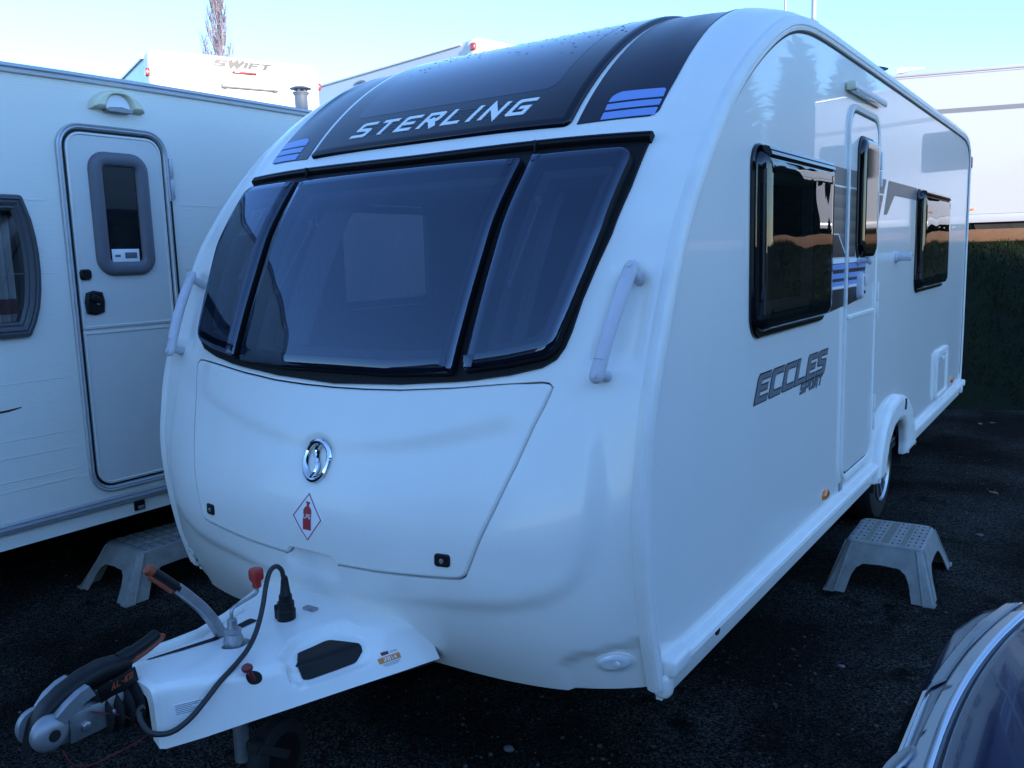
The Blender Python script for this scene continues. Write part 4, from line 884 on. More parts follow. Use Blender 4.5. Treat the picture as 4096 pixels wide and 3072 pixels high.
g = G(); g.lathe([(.045,-.03),(.095,-.033),(.112,-.024),(.116,0),(.112,.024),(.095,.033),(.045,.03)], (.03,-.40,.114), (1,.12,0), 32); jw = g.obj('jockey_wheel', 'rubber', CAR, angle=40)
g = G(); g.lathe([(.070,-.036),(.070,.036)], (.03,-.40,.114), (1,.12,0), 28); g.obj('wheel_disc', 'black_plastic', jw)
g = G(); 
for sx in (-.045,.045): g.box((.03+sx,-.445,.155),(.008,.13,.03),.003, rot=[[1,0,0],[0,.82,.57],[0,-.57,.82]])
g.box((.015,-.495,.19),(.11,.03,.035),.004); g.obj('wheel_fork', 'chassis_black', jw)
# clamp knob on the side of the cover
kb = fair(np.array([.64]),np.array([.31]),0.)[0]; kn = fair(np.array([.64]),np.array([.31]),1.)[0]-kb; kd = np.array([.10,-.45,.88]); kd /= np.linalg.norm(kd)
g = G(); patch(g, fair, ell(.64,.315,.055,.028,22), top=.0012, grid=.05); g.obj('knob_opening', 'hole_dark', cover)
g = G(); g.tube([kb-kd*.015, kb+kd*.035], .0075, 10); g.obj('clamp_stem', 'red_dull', CAR)
g = G(); q, f_ = ico(2); q = q*.0165; g.add(q*[1,1,.85]+kb+kd*.042, f_); g.obj('clamp_knob', 'red_dull', CAR, angle=80)
# hand brake lever
hp = spline([(-.085,-.478,.500),(-.088,-.512,.575),(-.092,-.545,.630),(-.096,-.585,.680),(-.10,-.622,.722)],6)
g = G(); g.tube(hp, .011, 10, flat=((1,0,0),1.0)); 
t_ = np.gradient(hp,axis=0); t_ /= np.linalg.norm(t_,axis=1)[:,None]; sd = np.cross(t_,[1,0,0]); sd /= np.linalg.norm(sd,axis=1)[:,None]; ex = np.array([1.,0,0])
g = G(); g.loft([[p+s_*.016+ex*.011, p+s_*.012+ex*.014, p-s_*.012+ex*.014, p-s_*.016+ex*.011, p-s_*.016-ex*.011, p-s_*.012-ex*.014, p+s_*.012-ex*.014, p+s_*.016-ex*.011] for p,s_ in zip(hp,sd)]); hb_ = g.obj('hand_brake_lever', 'galvanised', CAR, angle=30)
gp = np.array([(-.0995,-.615,.714),(-.104,-.645,.746),(-.109,-.690,.792)]); g = G(); g.tube(spline(gp,5), .0165, 12); g.obj('brake_grip', 'black_plastic', hb_, angle=60)
g = G(); g.tube(spline(gp+np.array([.004,-.013,-.010]),5)[2:], .008, 8); tp = gp[-1]+np.array([-.001,-.004,.005]); g.lathe([(.0175,-.010),(.0185,0),(.015,.010)], tp, gp[-1]-gp[-2], 12); g.obj('grip_edge', 'orange_plastic', hb_, angle=60)
# stabiliser coupling head
sec_pts = [(-1.130,.500,.024,.024),(-1.115,.534,.030,.032),(-1.083,.566,.032,.032),(-1.04,.590,.034,.030),(-.985,.608,.035,.029),(-.93,.615,.035,.029),(-.88,.610,.033,.027),(-.855,.605,.030,.024)]
rings_ = []
for y_, z_, w_, h in sec_pts:
    a = np.linspace(0,2*np.pi,18,endpoint=False); ca, sa = np.cos(a), np.sin(a); rings_.append(np.stack([w_*np.sign(ca)*np.abs(ca)**.7, y_+0*a+sa*h*.25, z_+h*np.sign(sa)*np.abs(sa)**.7],1))
g = G(); g.loft(rings_); head = g.obj('coupling_body', 'black_plastic', CAR, angle=50, label='black stabiliser coupling body')
g = G(); g.tube(spline([(0,-.875,.622),(0,-.83,.630),(0,-.79,.640),(0,-.755,.652)],5), [.020]*5+[.017]*5+[.0165]*5+[.012], 12); g.obj('coupling_handle', 'black_plastic', head, angle=60)
g = G(); g.tube(spline([(0.004,-.860,.603),(.004,-.82,.612),(.004,-.785,.622),(.004,-.752,.636),(.003,-.742,.648)],5), .0095, 8); g.obj('handle_edge', 'orange_plastic', head, angle=60)
for sg in (-1,1):
    c = np.array([sg*.030,-1.090,.530]); g = G(); g.lathe([(.045,-.004),(.047,.006),(.044,.016),(.036,.025),(.024,.031),(.017,.032)], c, (sg,0,0), 32)
    arm = [(sg*.046,-1.072,.560),(sg*.052,-1.045,.583),(sg*.052,-1.012,.600),(sg*.05,-.985,.606)]
    g.loft([[np.array(p)+[sg*.010,.012*.6,-.020],np.array(p)+[sg*.010,-.006,.010],np.array(p)+[-sg*.014,-.006,.010],np.array(p)+[-sg*.014,.007,-.020]] for p in arm]); dc = g.obj('friction_pad_cap', 'silver_paint', head, angle=40)
    g = G(); g.lathe([(.0150,.026),(.0150,.0328)], c, (sg,0,0), 20); g.obj('cap_hole', 'hole_dark', dc)
    g = G(); g.box((sg*.034,-.965,.512),(.006,.15,.075),.002); pt_ = g.obj('side_plate', 'galvanised', head)
    for y_ in (-1.0,-.925): 
        g = G(); g.lathe([(.013,0),(.013,.006),(.007,.008)], (sg*.037,y_,.505), (sg,0,0), 6); g.obj('bolt', 'galvanised', pt_, angle=20)
def fh(a, b, o): return np.stack([.0405+np.asarray(o)+0*a, -.955+np.asarray(a), .575+np.asarray(b)+.16*np.asarray(a)],-1)
g = G(); g.box((.040,-.905,.577),(.006,.11,.042),.002, rot=[[1,0,0],[0,.987,-.16],[0,.16,.987]]); g.obj('name_panel', 'black_plastic', head)
g = G(); lettering(g, lambda a,b,o: fh(a,b,o)+np.array([.004,0,0]), 'AL-KO', .028,.092,-.009,.009,.004,.0038,.0006,None,slant=.15,gap=.22); g.obj('lettering', 'orange_plastic', head, smooth=False, label='orange lettering on the coupling')
g = G(); pr = []
for k in range(17):
    t = k/16; pr.append((.050+.012*math.sin(k*math.pi*.5+.3)+.012*t, t*.115))
g.lathe(pr, (0,-.945,.500), (0,1,0), 24); g.obj('rubber_bellows', 'rubber', CAR, angle=60)
g = G(); g.lathe([(.03,0),(.03,.30)], (0,-.92,.485), (0,1,0), 16); g.box((0,-.99,.505),(.055,.16,.06),.01); g.obj('draw_tube', 'galvanised', CAR)
# break-away cable
g = G(); g.tube(spline([(.045,-.985,.540),(.052,-.95,.520),(.052,-.905,.490),(.05,-.88,.462),(.045,-.87,.44)],6), .0020, 6); g.tube(spline([(.05,-1.07,.475),(.055,-1.05,.430),(.058,-1.01,.408),(.06,-.95,.405),(.06,-.90,.405),(.062,-.86,.41),(.064,-.83,.415)],6), .0020, 6); g.obj('breakaway_cable', 'red_cable', CAR)
# ---------------------------------------------------------------- plastic step stools
def make_step(label):
    t = thing('plastic_step', label, 'step', (0,0,0), 'plastic caravan steps')
    h = .23; a0, b0 = .178, .212; a1, b1 = .245, .335
    g = G(); top = rpoly(rect(-a0,a0,-b0,b0), .045, 4); fz = lambda x,y,o: np.stack([x,y,h+o+0*x],-1)
    slots = []
    for i, x in enumerate((-.158,-.132,-.106,-.058,-.034,.034,.058,.106,.132,.158)):
        for j in range(7):
            y = -.165+j*.055; l = .010 if (i+j)%2 else .005; slots.append(rect(x-.0035,x+.0035,y-l,y+l))
    patch(g, fz, top, rings=[(0,-.016),(.003,-.005),(.012,0.)], grid=.06, step=.03); deck = g.obj('tread', 'step_plastic', t, angle=40)
    for s_ in slots:
        g = G(); patch(g, fz, s_, top=.0008, bot=-.001, grid=.05); g.obj('drain_slot', 'hole_dark', deck, smooth=False)
    for x in (-.082,0.,.082):
        g = G(); patch(g, fz, rpoly(rect(x-.012 if x else -.018, x+.012 if x else .018, -.18,.18), .008), top=.0008, bot=-.001, grid=.08); g.obj('grip_strip', 'step_dirt', deck, smooth=False)
    # apron with an arch on each side, flaring to the feet
    def side(ax, sg, A0, B0, A1, B1):
        # u along the side (-1..1), v down (0..1)
        def fn(u, v, o):
            u = np.asarray(u,float); v = np.asarray(v,float); hw = B0+(B1-B0)*v; d = A0+(A1-A0)*v+o; z = (h-.014)*(1-v)+.002
            p, q = (sg*d, u*hw) if ax == 0 else (u*hw, sg*d); return np.stack([p+0*u, q+0*u, z+0*u],-1)
        lw = .25
        arch = [(-1,0),(1,0),(1,1),(1-lw,1),(1-lw-.03,.66),(1-lw-.10,.48),(1-lw-.26,.38),(0,.36),(-1+lw+.26,.38),(-1+lw+.10,.48),(-1+lw+.03,.66),(-1+lw,1),(-1,1)]
        g = G(); patch(g, fn, np.array(arch), grid=.14, step=.07, top=0., bot=None); patch(g, fn, np.array(arch), grid=.2, step=.1, top=-.006, bot=None)
        a_ = dens(np.array(arch),.07); n = len(a_); g.add(np.concatenate([fn(a_[:,0],a_[:,1],0),fn(a_[:,0],a_[:,1],-.006)]), [(j,(j+1)%n,n+(j+1)%n,n+j) for j in range(n)])
        g.obj('apron', 'step_plastic', t, angle=40)
    for sg in (-1,1): side(0,sg,a0,b0-.03,a1,b1-.045); side(1,sg,b0,a0-.03,b1,a1-.045)
    for sx in (-1,1):
        for sy in (-1,1):
            ring0 = [(sx*a0,sy*(b0-.030)),(sx*(a0-.012),sy*(b0-.012)),(sx*(a0-.030),sy*b0)]; ring1 = [(sx*a1,sy*(b1-.045)),(sx*(a1-.004),sy*(b1-.004)),(sx*(a1-.045),sy*b1)]
            g = G(); n = 3; rows = []
            for v in (0,.33,.66,1.): rows.append([((1-v)*p[0]+v*q[0],(1-v)*p[1]+v*q[1],(h-.014)*(1-v)+.002) for p,q in zip(ring0,ring1)])
            g.loft(rows, close=False, caps=False); fx, fy = sx*(a1-.02), sy*(b1-.02)
            for s0 in (0,2): g.tube([rows[0][s0],rows[3][s0]], .0055, 6)
            g.tube([np.array(rows[3][0])*[1.01,1,1], np.array(rows[3][1])*[1.02,1.02,1], np.array(rows[3][2])*[1,1.01,1]], .006, 6); g.obj('leg', 'step_plastic', t, angle=40)
    return t
st1 = make_step('grey plastic step with slotted tread below the door of the caravan with blue stripes'); st1.location = (1.315,2.47,float(gz(1.3,2.4))+.003); st1.rotation_euler.z = R(1.5)
st2 = copy_tree(st1); st2['label'] = 'grey plastic step with streaked tread between the two caravans'; st2.location = (-2.03,.545,float(gz(-2,.5))+.003); st2.rotation_euler.z = R(-3)

# ---------------------------------------------------------------- older caravan on the left
def neighbour(label, group=None):
    t = thing('older_caravan', label, 'caravan', (0,0,0), group)
    # local frame: kerb side wall in the plane x = 0 (outside is +x), y along, z up
    L0, L1 = -1.55, 3.75; wd = 2.2
    prof = [(L0+.10,.385),(L0+.02,.60),(L0,.95),(L0+.05,1.35),(L0+.22,1.85),(L0+.45,2.30),(L0+.66,2.50),(L0+.95,2.575),(0.,2.60),(2.0,2.605),(L1-.4,2.59),(L1-.15,2.52),(L1-.03,2.35),(L1,2.0),(L1,.9),(L1-.03,.385)]
    pd = _dense(prof, 6)
    fw = lambda y,z,o: np.stack([0*y+o, y+0*z, z+0*y],-1)
    fo = lambda y,z,o: np.stack([0*y-wd-o, y+0*z, z+0*y],-1)
    WN = rpoly([(-.95,1.37),(-.02,1.367),(.012,1.43),(.036,1.50),(.050,1.58),(.057,1.67),(.057,1.75),(.051,1.83),(.038,1.91),(.005,2.02),(-.95,2.02)], [.05,.025,0,0,0,0,0,0,0,.02,.05]); hole = inset(dens(WN,.05), .07)
    for nm, fn, hs_ in (('side_wall',fw,[hole]),('far_wall',fo,[])):
        g = G(); patch(g, fn, pd, grid=.3, step=.15, holes=hs_); g.obj(nm, 'ribbed_sheet', t)
    n = len(pd); g = G(); g.add(np.concatenate([fw(pd[:,0],pd[:,1],0.),fo(pd[:,0],pd[:,1],0.)]), [(j,(j+1)%n,n+(j+1)%n,n+j) for j in range(n)]); g.obj('body_shell', 'ribbed_sheet', t, angle=40)
    # roof gutter rail (aluminium) and lower rail
    nrm_ = np.gradient(pd,axis=0); nrm_ /= np.linalg.norm(nrm_,axis=1)[:,None]; no = np.stack([-nrm_[:,1],nrm_[:,0]],1)
    sec = [(-.02,.004),(.004,.010),(.016,.004),(.020,-.008),(.014,-.016),(.018,-.022),(.016,-.032),(.004,-.036),(-.004,-.036)]
    for fx in (1,-1):
        rows = [np.stack([np.full(n,(a if fx == 1 else -wd-a)), pd[:,0]+no[:,0]*b, pd[:,1]+no[:,1]*b],1) for a,b in sec]
        g = G(); g.add(np.concatenate(rows), [(i*n+j,i*n+j+1,(i+1)*n+j+1,(i+1)*n+j) for i in range(len(sec)-1) for j in range(n-1)]); g.obj('edge_rail', 'alu', t, angle=40)
        g = G(); lr = [(.455,.0),(.460,.016),(.470,.018),(.474,.010),(.480,.020),(.490,.018),(.494,.008),(.500,.014),(.508,.010),(.510,.0)]
        g.loft([np.stack([np.array([o if fx == 1 else -wd-o for z,o in lr]), np.full(len(lr),y), np.array([z for z,o in lr])],1) for y in (L0+.06,L1-.03)]); g.obj('lower_rail', 'alu', t, angle=30)
    # pressed seams of the sheet
    for z in (2.00,1.66,1.155,.892,.810,.700,.655):
        g = G(); g.box((.0005,(.17+L0)/2,z),(.003,.17-L0-.1,.003),.001); g.box((.0005,2.2,z),(.003,2.7,.003),.001); g.obj('sheet_seam', 'ribbed_sheet', t)
    # window
    g = G(); ring(g, fw, WN, [(0,-.002),(0,.018),(.006,.030),(.020,.033),(.026,.026),(.034,.030),(.045,.026),(.052,.020),(.060,.022),(.072,.012),(.075,-.02)], .03); wf = g.obj('window_frame', 'grey_rubber', t, angle=30)
    g = G(); patch(g, fw, inset(dens(WN,.03),.066), grid=.06, top=.012); wp = g.obj('window_pane', 'acrylic_light', t)
    yy = np.linspace(-.20,-.035,50); g = G(); v = [np.stack([-.06+.012*np.sin(yy*150), yy, np.full(50,z)],1) for z in (1.44,1.96)]; g.add(np.concatenate(v), [(j,j+1,51+j,50+j) for j in range(49)]); g.obj('curtain', 'curtain', wp)
    g = G(); v = [np.stack([-.055+.012*np.sin(yy*150), yy, np.full(50,z)],1) for z in (1.475,1.545)]; g.add(np.concatenate(v), [(j,j+1,51+j,50+j) for j in range(49)]); g.obj('curtain_band', 'curtain_red', wp)
    g = G(); g.box((-.9,.9,1.45),(.04,4.2,1.9),.004); g.obj('inner_partition', 'interior_dark', t)
    # door
    D_ = rpoly(rect(.195,.790,.540,2.375), .12)
    g = G(); ring(g, fw, D_, [(0,-.002),(0,.012),(.006,.018),(.014,.014),(.020,.018),(.026,.012),(.030,.0)]); dr = g.obj('door', 'alu', t, angle=30, label='white two-part door in an aluminium frame')
    g = G(); ring(g, fw, inset(D_,.029), [(0,.0012),(.016,.0012)]); g.obj('door_seal', 'seam_black', dr)
    DPn = inset(dens(D_,.03), .042)
    for nm, pp in (('upper_leaf',clip_y(DPn[:,::-1],1.378,9)[:,::-1]),('lower_leaf',clip_y(DPn[:,::-1],-9,1.362)[:,::-1])):
        g = G(); patch(g, fw, pp, grid=.2, step=.06, rings=[(0,-.001),(0,.012),(.010,.014),(.014,.009)]); g.obj(nm, 'van_white', dr, angle=30)
    DW = rpoly(rect(.345,.655,1.640,2.243), .085)
    g = G(); ring(g, fw, DW, [(-.006,.008),(-.004,.018),(.002,.030),(.02,.036),(.05,.034),(.062,.024),(.066,.012)], .03); dw = g.obj('door_window', 'grey_frame', dr, angle=50)
    g = G(); patch(g, fw, inset(DW,.064), top=.0125, grid=.1); g.obj('door_pane', 'glass_dark', dw)
    g = G(); g.box((.0145,.497,1.735),(.003,.150,.068),.001); pm = g.obj('meter_card', 'decal_white', dw); g = G(); g.box((.0165,.525,1.737),(.002,.066,.030),.0005); g.obj('meter_display', 'grey_frame', pm)
    g = G(); g.box((.0165,.452,1.735),(.002,.03,.012),.0005); g.obj('meter_print', 'letter_grey', pm)
    g = G(); patch(g, fw, rpoly(rect(.243,.303,1.620,1.672),.018), grid=.03, rings=[(0,.008),(0,.020),(.006,.026)]); g.obj('door_catch', 'black_plastic', dr)
    OC = np.array([(.262,1.455),(.305,1.445),(.352,1.458),(.358,1.51),(.350,1.556),(.305,1.566),(.268,1.556),(.257,1.51)])
    g = G(); patch(g, fw, OC, grid=.05, rings=[(0,.008),(0,.020),(.010,.028)]); lk = g.obj('door_lock', 'black_plastic', dr); g = G(); g.box((.034,.305,1.525),(.022,.055,.035),.008, rot=[[1,0,0],[0,.9,.43],[0,-.43,.9]]); g.obj('lock_lever', 'black_plastic', lk); g = G(); g.lathe([(.010,0),(.010,.006),(.007,.008)], (.030,.316,1.505), (1,0,0), 14); g.obj('lock_barrel', 'galvanised', lk)
    for z0, z1 in ((2.03,2.13),(2.14,2.24)):
        g = G(); g.box((.018,.797,(z0+z1)/2),(.016,.022,z1-z0),.003); g.obj('hinge', 'alu', dr)
    g = G(); g.box((.014,.785,1.77),(.010,.012,.50),.002); g.obj('door_gasket', 'seam_black', dr)
    # awning lamp
    th = np.linspace(0,math.pi,24); hoop = np.stack([np.full(24,.0), .523+.135*np.cos(th), 2.455+.092*np.sin(th)],1)
    g = G(); rad = .020+.012*np.abs(np.cos(th)); rows = [hoop+[0,0,0],hoop+np.stack([np.full(24,.03),0*th,0*th],1)]
    outer = np.stack([.523+.142*np.cos(th),2.452+.100*np.sin(th)],1); innr = np.stack([.523+.065*np.cos(th),2.456+.074*np.sin(th)],1); pol = np.concatenate([outer,innr[::-1]])
    patch(g, fw, pol, grid=.04, step=.02, rings=[(0,-.002),(.002,.030),(.010,.046),(.018,.05)]); la = g.obj('awning_lamp', 'cream', t, angle=60)
    g = G(); patch(g, fw, np.concatenate([innr,[(.458,2.448),(.588,2.448)]])[:-2], grid=.04, top=.028, bot=-.002); g.obj('lamp_lens', 'decal_white', la)
    g = G(); patch(g, fw, rpoly([(.445,2.445),(.60,2.445),(.575,2.462),(.53,2.470),(.47,2.464)],.006), grid=.05, top=.046, bot=-.002); g.obj('lamp_base', 'grey_plastic', la)
    # skirt fittings, tape stripe, flue, wheels
    g = G(); g.box((.004,.447,.428),(.012,.060,.050),.003); bx_ = g.obj('step_socket', 'black_plastic', t); g = G(); g.box((.009,.452,.418),(.012,.036,.018),.004); g.obj('socket_catch', 'galvanised', bx_)
    g = G(); patch(g, fw, np.array([(-.9,1.000),(-.15,1.028),(-.095,1.038),(-.09,1.044),(-.15,1.038),(-.9,1.014)]), top=.0012, grid=.3); g.obj('tape_stripe', 'letter_dark', t)
    g = G(); g.lathe([(.040,-.06),(.040,.055),(.046,.057),(.046,.064),(.052,.066),(.052,.071),(.03,.073)], (-.06,1.82,2.655), (0,0,1), 22); 
    for k in range(6): g.tube([(-.06+.036*math.cos(k*1.047),1.82+.036*math.sin(k*1.047),2.722),(-.06+.036*math.cos(k*1.047),1.82+.036*math.sin(k*1.047),2.748)], .004, 6)
    g.lathe([(.066,.092),(.067,.095),(.035,.108),(.01,.11)], (-.06,1.82,2.655), (0,0,1), 24); g.obj('roof_flue', 'grey_plastic', t, angle=40)
    for sx in (-.13,-wd+.13):
        sg = 1 if sx > -1 else -1; g = G(); g.lathe([(.19,-.08),(.27,-.085),(.305,-.06),(.31,0),(.305,.06),(.27,.085),(.19,.08)], (sx,1.55,.31), (sg,0,0), 32); wl_ = g.obj('wheel', 'rubber', t, angle=40); g = G(); g.lathe([(.195,.05),(.19,.082),(.10,.06),(.05,.075)], (sx,1.55,.31), (sg,0,0), 28); g.obj('rim', 'silver_paint', wl_)
    for y in (L0+.5,L1-.5):
        for x in (-.3,-wd+.3): g = G(); g.box((x,y,.195),(.05,.05,.40),.005); g.obj('corner_steady', 'galvanised', t)
    g = G(); g.box((-wd/2,(L0+L1)/2,.37),(wd-.3,L1-L0-.4,.03),.002); g.obj('floor_pan', 'chassis_black', t)
    g = G(); g.tube([(-wd/2-.35,L0+.1,.40),(-wd/2,L0-1.1,.42)], .035, 8); g.tube([(-wd/2+.35,L0+.1,.40),(-wd/2,L0-1.1,.42)], .035, 8); g.lathe([(.04,0),(.05,.10),(.03,.2)], (-wd/2,L0-1.15,.42), (0,-1,0), 16); g.tube([(-wd/2+.05,L0-.7,0.02),(-wd/2+.05,L0-.7,.55)], .024, 10); g.obj('draw_bar', 'galvanised', t)
    return t
nb1 = neighbour('older white caravan with ribbed sides, grey door window and cream awning lamp'); nb1.location = (-2.02,0,0)
nb2 = copy_tree(nb1); nb2['label'] = 'older white caravan parked beyond the dark blue car'; nb2.location = (7.2,1.2,0); nb2.rotation_euler.z = math.pi
# ---------------------------------------------------------------- vehicles on the terrace
def motorhome(label, H, Lg, w, lamp_drop=.29):
    """local frame: rear face in the plane y = 0 looking along -y, body along +y"""
    t = thing('motorhome', label, 'motorhome', (0,0,0), 'motorhomes on the terrace')
    hw = w/2; r_ = .11
    sec = rpoly([(-hw,.38),(hw,.38),(hw,H),(-hw,H)], [.03,.03,r_,r_], 6)
    def at(y, k, dz=0.): q = inset(sec, k); return np.stack([q[:,0], np.full(len(q),y), q[:,1]+dz],1)
    g = G(); g.loft([at(.0,.085),at(.012,.055),at(.04,.022),at(.10,.0),at(.20,-.004),at(.22,-.004)]); rp = g.obj('rear_panel', 'van_white', t, angle=60)
    g = G(); g.loft([at(.222,.012),at(Lg-1.2,.012),at(Lg-.3,.10),at(Lg,.30)], caps=True); g.obj('body', 'van_grey', t, angle=40)
    for sx in (-1,1):
        g = G(); g.box((sx*(hw-.012),(Lg-1.0)/2+.22,H-.06),(.03,Lg-1.3,.03),.008); g.obj('roof_rail', 'van_white', t)
        g = G(); g.box((sx*(hw+.004),.10,H-lamp_drop),(.05,.09,.095),.014,3); g.obj('marker_lamp', 'red_lens', rp)
        g = G(); g.box((sx*(hw-.16),-.002,.85),(.14,.04,.34),.02,3); g.obj('tail_lamp', 'red_lens', rp)
        for y in (1.6,Lg-1.3):
            g = G(); g.lathe([(.2,-.09),(.29,-.095),(.325,-.06),(.33,0),(.325,.06),(.29,.095),(.2,.09)], (sx*(hw-.16),y,.33), (sx,0,0), 28); wl_ = g.obj('wheel', 'rubber', t, angle=40); g = G(); g.lathe([(.21,.06),(.2,.09),(.08,.07)], (sx*(hw-.16),y,.33), (sx,0,0), 20); g.obj('rim', 'silver_paint', wl_)
        g = G(); fs = (lambda y,z,o,sx=sx: np.stack([sx*(hw-.012+o)+0*y, y+0*z, z+0*y],-1)); patch(g, fs, rpoly(rect(1.0,2.1,1.5,2.05),.06), grid=.3, rings=[(0,0),(0,.02),(.02,.03)]); g.obj('side_window', 'black_gloss', t)
    fr_ = lambda x,z,o: np.stack([x+0*z, -np.asarray(o)+0*x, z+0*x],-1)
    g = G(); patch(g, fr_, rpoly(rect(-.62,.62,1.45,2.0),.06), grid=.3, rings=[(0,0),(0,.015),(.02,.03)]); g.obj('rear_window', 'black_gloss', rp)
    g = G(); g.box((0,.03,.45),(w-.1,.10,.22),.03,3); g.obj('rear_bumper', 'van_white', rp)
    return t, rp, fr_
sw, swr, fr_ = motorhome('white motorhome with SWIFT lettering and bike rail on its sunlit back', 2.72, 6.0, 2.27)
g = G(); lettering(g, fr_, 'SWIFT', -.345,.455,2.566,2.646,.050,.022,.0015,None,slant=.55,gap=.12,wide={'W':1.5,'S':1.15,'T':1.05}); g.obj('lettering', 'letter_dark', swr, smooth=False, label='grey SWIFT lettering')
g = G(); g.box((.067,-.004,2.503),(.32,.02,.030),.006); bl = g.obj('brake_light', 'black_plastic', swr); g = G(); g.box((.067,-.014,2.503),(.29,.006,.014),.003); g.obj('brake_lens', 'red_lens', bl)
g = G(); g.tube([(-.20,-.035,2.318),(.45,-.035,2.318)], .021, 14); g.obj('bike_rail', 'alu', swr)
for x in (-.215,.465): g = G(); g.tube([(x-.035,-.035,2.318),(x+.035,-.035,2.318)], .028, 14); g.box((x,-.012,2.318),(.05,.05,.05),.01); g.obj('rail_end', 'grey_plastic', swr)
g = G(); g.box((0,.004,2.425),(1.5,.024,.05),.011,3); g.obj('moulded_fold', 'van_white', swr)
sw.location = (-7.52,5.77,TER-.0); sw.rotation_euler.z = R(68.3)
m3, m3r, _f = motorhome('white motorhome with red corner lamp and oval side badge behind the dark roof window', 3.10, 6.4, 2.3, .14)
fs_ = lambda y,z,o: np.stack([-1.15+.012-o+0*y, y+0*z, z+0*y],-1)
g = G(); ring(g, fs_, ell(2.92,2.90,.17,.045,30), [(0,0),(.0,.008),(.03,.010),(.04,.002)]); bd_ = g.obj('oval_badge', 'letter_grey', m3); g = G(); patch(g, fs_, ell(2.92,2.90,.07,.018,20), top=.006, grid=.1); g.obj('badge_centre', 'letter_dark', bd_)
g = G(); g.box((.25,.55,3.135),(.7,.75,.07),.02,3); g.obj('roof_hatch', 'black_plastic', m3)
a_ = R(79); m3.rotation_euler.z = a_; m3.location = (-5.39+1.15*math.cos(a_), 8.25+1.15*math.sin(a_), TER)

# caravan on the terrace to the right
rc = thing('static_caravan', 'white caravan with dark stripe standing on the terrace behind a timber sleeper', 'caravan', (0,0,0))
fc = lambda x,z,o: np.stack([x+0*z, -np.asarray(o)+0*x, z+0*x],-1)
X0, X1, Hc = -1.4, 5.4, 2.50
g = G(); sec = rpoly([(0,.40),(2.25,.40),(2.25,Hc),(0,Hc)], [.0,.0,.06,.06], 5); g.loft([np.stack([np.full(len(sec),x), sec[:,0], sec[:,1]],1) for x in (X0,X1)]); g.obj('body', 'van_cream', rc, angle=40)
g = G(); g.box(((X0+X1)/2,-.004,Hc-.03),(X1-X0,.03,.05),.01); g.box(((X0+X1)/2,-.002,Hc-.075),(X1-X0,.014,.012),.004); g.obj('roof_rail', 'van_cream', rc)
g = G(); patch(g, fc, rect(X0,X1,1.878,1.945), top=.002, bot=-.001, grid=1.); g.obj('dark_stripe', 'letter_grey', rc)
g = G(); g.box(((X0+X1)/2,.005,.335),(X1-X0,.03,.125),.012); g.obj('skirt', 'van_cream', rc)
for x in (1.205,3.6): g = G(); g.box((x,-.006,.472),(.10,.014,.026),.004); g.obj('side_reflector', 'orange_lens', rc)
for x in (-.6,2.6,4.4): g = G(); patch(g, fc, rpoly(rect(x,x+.9,1.1,1.7),.06), grid=.3, rings=[(0,0),(0,.015),(.02,.03)]); g.obj('side_window', 'black_gloss', rc)
for x in (1.55,2.05):
    g = G(); g.lathe([(.2,-.09),(.28,-.095),(.315,-.06),(.32,0),(.315,.06),(.28,.095),(.2,.09)], (x,.16,.318), (0,-1,0), 28); wl_ = g.obj('wheel', 'rubber', rc, angle=40); g = G(); g.lathe([(.2,.06),(.19,.09),(.08,.07)], (x,.16,.318), (0,-1,0), 20); g.obj('rim', 'silver_paint', wl_)
    g = G(); g.lathe([(.2,-.09),(.28,-.095),(.315,-.06),(.32,0),(.315,.06),(.28,.095),(.2,.09)], (x,2.09,.318), (0,1,0), 28); g.obj('wheel', 'rubber', rc, angle=40)
g = G(); g.tube([(.225,.3,Hc-.02),(.225,.3,2.56)], .014, 10); an = g.obj('aerial_mast', 'pole_grey', rc)
g = G(); g.loft([[(.165,.26,2.55),(.165,.34,2.55),(.165,.34,2.625),(.165,.26,2.625)],[(.25,.24,2.555),(.25,.36,2.555),(.25,.36,2.632),(.25,.24,2.632)],[(.40,.27,2.582),(.40,.33,2.582),(.40,.33,2.622),(.40,.27,2.622)],[(.56,.29,2.598),(.56,.31,2.598),(.56,.31,2.612),(.56,.29,2.612)]]); g.obj('aerial_head', 'van_white', an, angle=40)
rc.location = (-.74,12.2,TER); rc.rotation_euler.z = R(16.8)
# timber sleeper along the terrace edge
ts = thing('timber_sleeper', 'long brown timber sleeper along the top of the grass bank', 'sleeper', (3.2,11.25,TER))
for x0, x1 in ((-3.6,-.9),(-.89,1.8),(1.81,4.5)):
    g = G(); xm = (x0+x1)/2; c, s2 = math.cos(R(16.8)), math.sin(R(16.8)); g.box((3.2+xm*c,11.25+xm*s2,TER+.065),(x1-x0,.22,.16),.012,2, rot=[[c,-s2,0],[s2,c,0],[0,0,1]]); g.obj('beam', 'timber', ts)

# ---------------------------------------------------------------- lamp poles behind the roof
for dx, dy, d, r_, h, lab in ((-.286,.926,18.5,.024,11.,'thin grey pole rising behind the caravan roof'),(-.26,.935,16.5,.040,10.,'thicker grey pole rising behind the caravan roof')):
    p = np.array([2.14+dx*d, -2.07+dy*d]); t = thing('pole', lab, 'pole', (p[0],p[1],TER)); g = G(); g.tube([(p[0],p[1],TER-.1),(p[0],p[1],TER+h)], [r_*1.15,r_*.85], 14); g.obj('shaft', 'pole_grey', t)
    g = G(); g.box((p[0],p[1],TER+.03),(.30,.30,.10),.01); g.obj('foot', 'render_wall', t); g = G(); g.tube([(p[0],p[1],TER+h),(p[0]-.5,p[1]-.2,TER+h+.25)], r_*.7, 8); g.box((p[0]-.65,p[1]-.26,TER+h+.27),(.5,.25,.09),.03); g.obj('lamp_head', 'grey_frame', t)

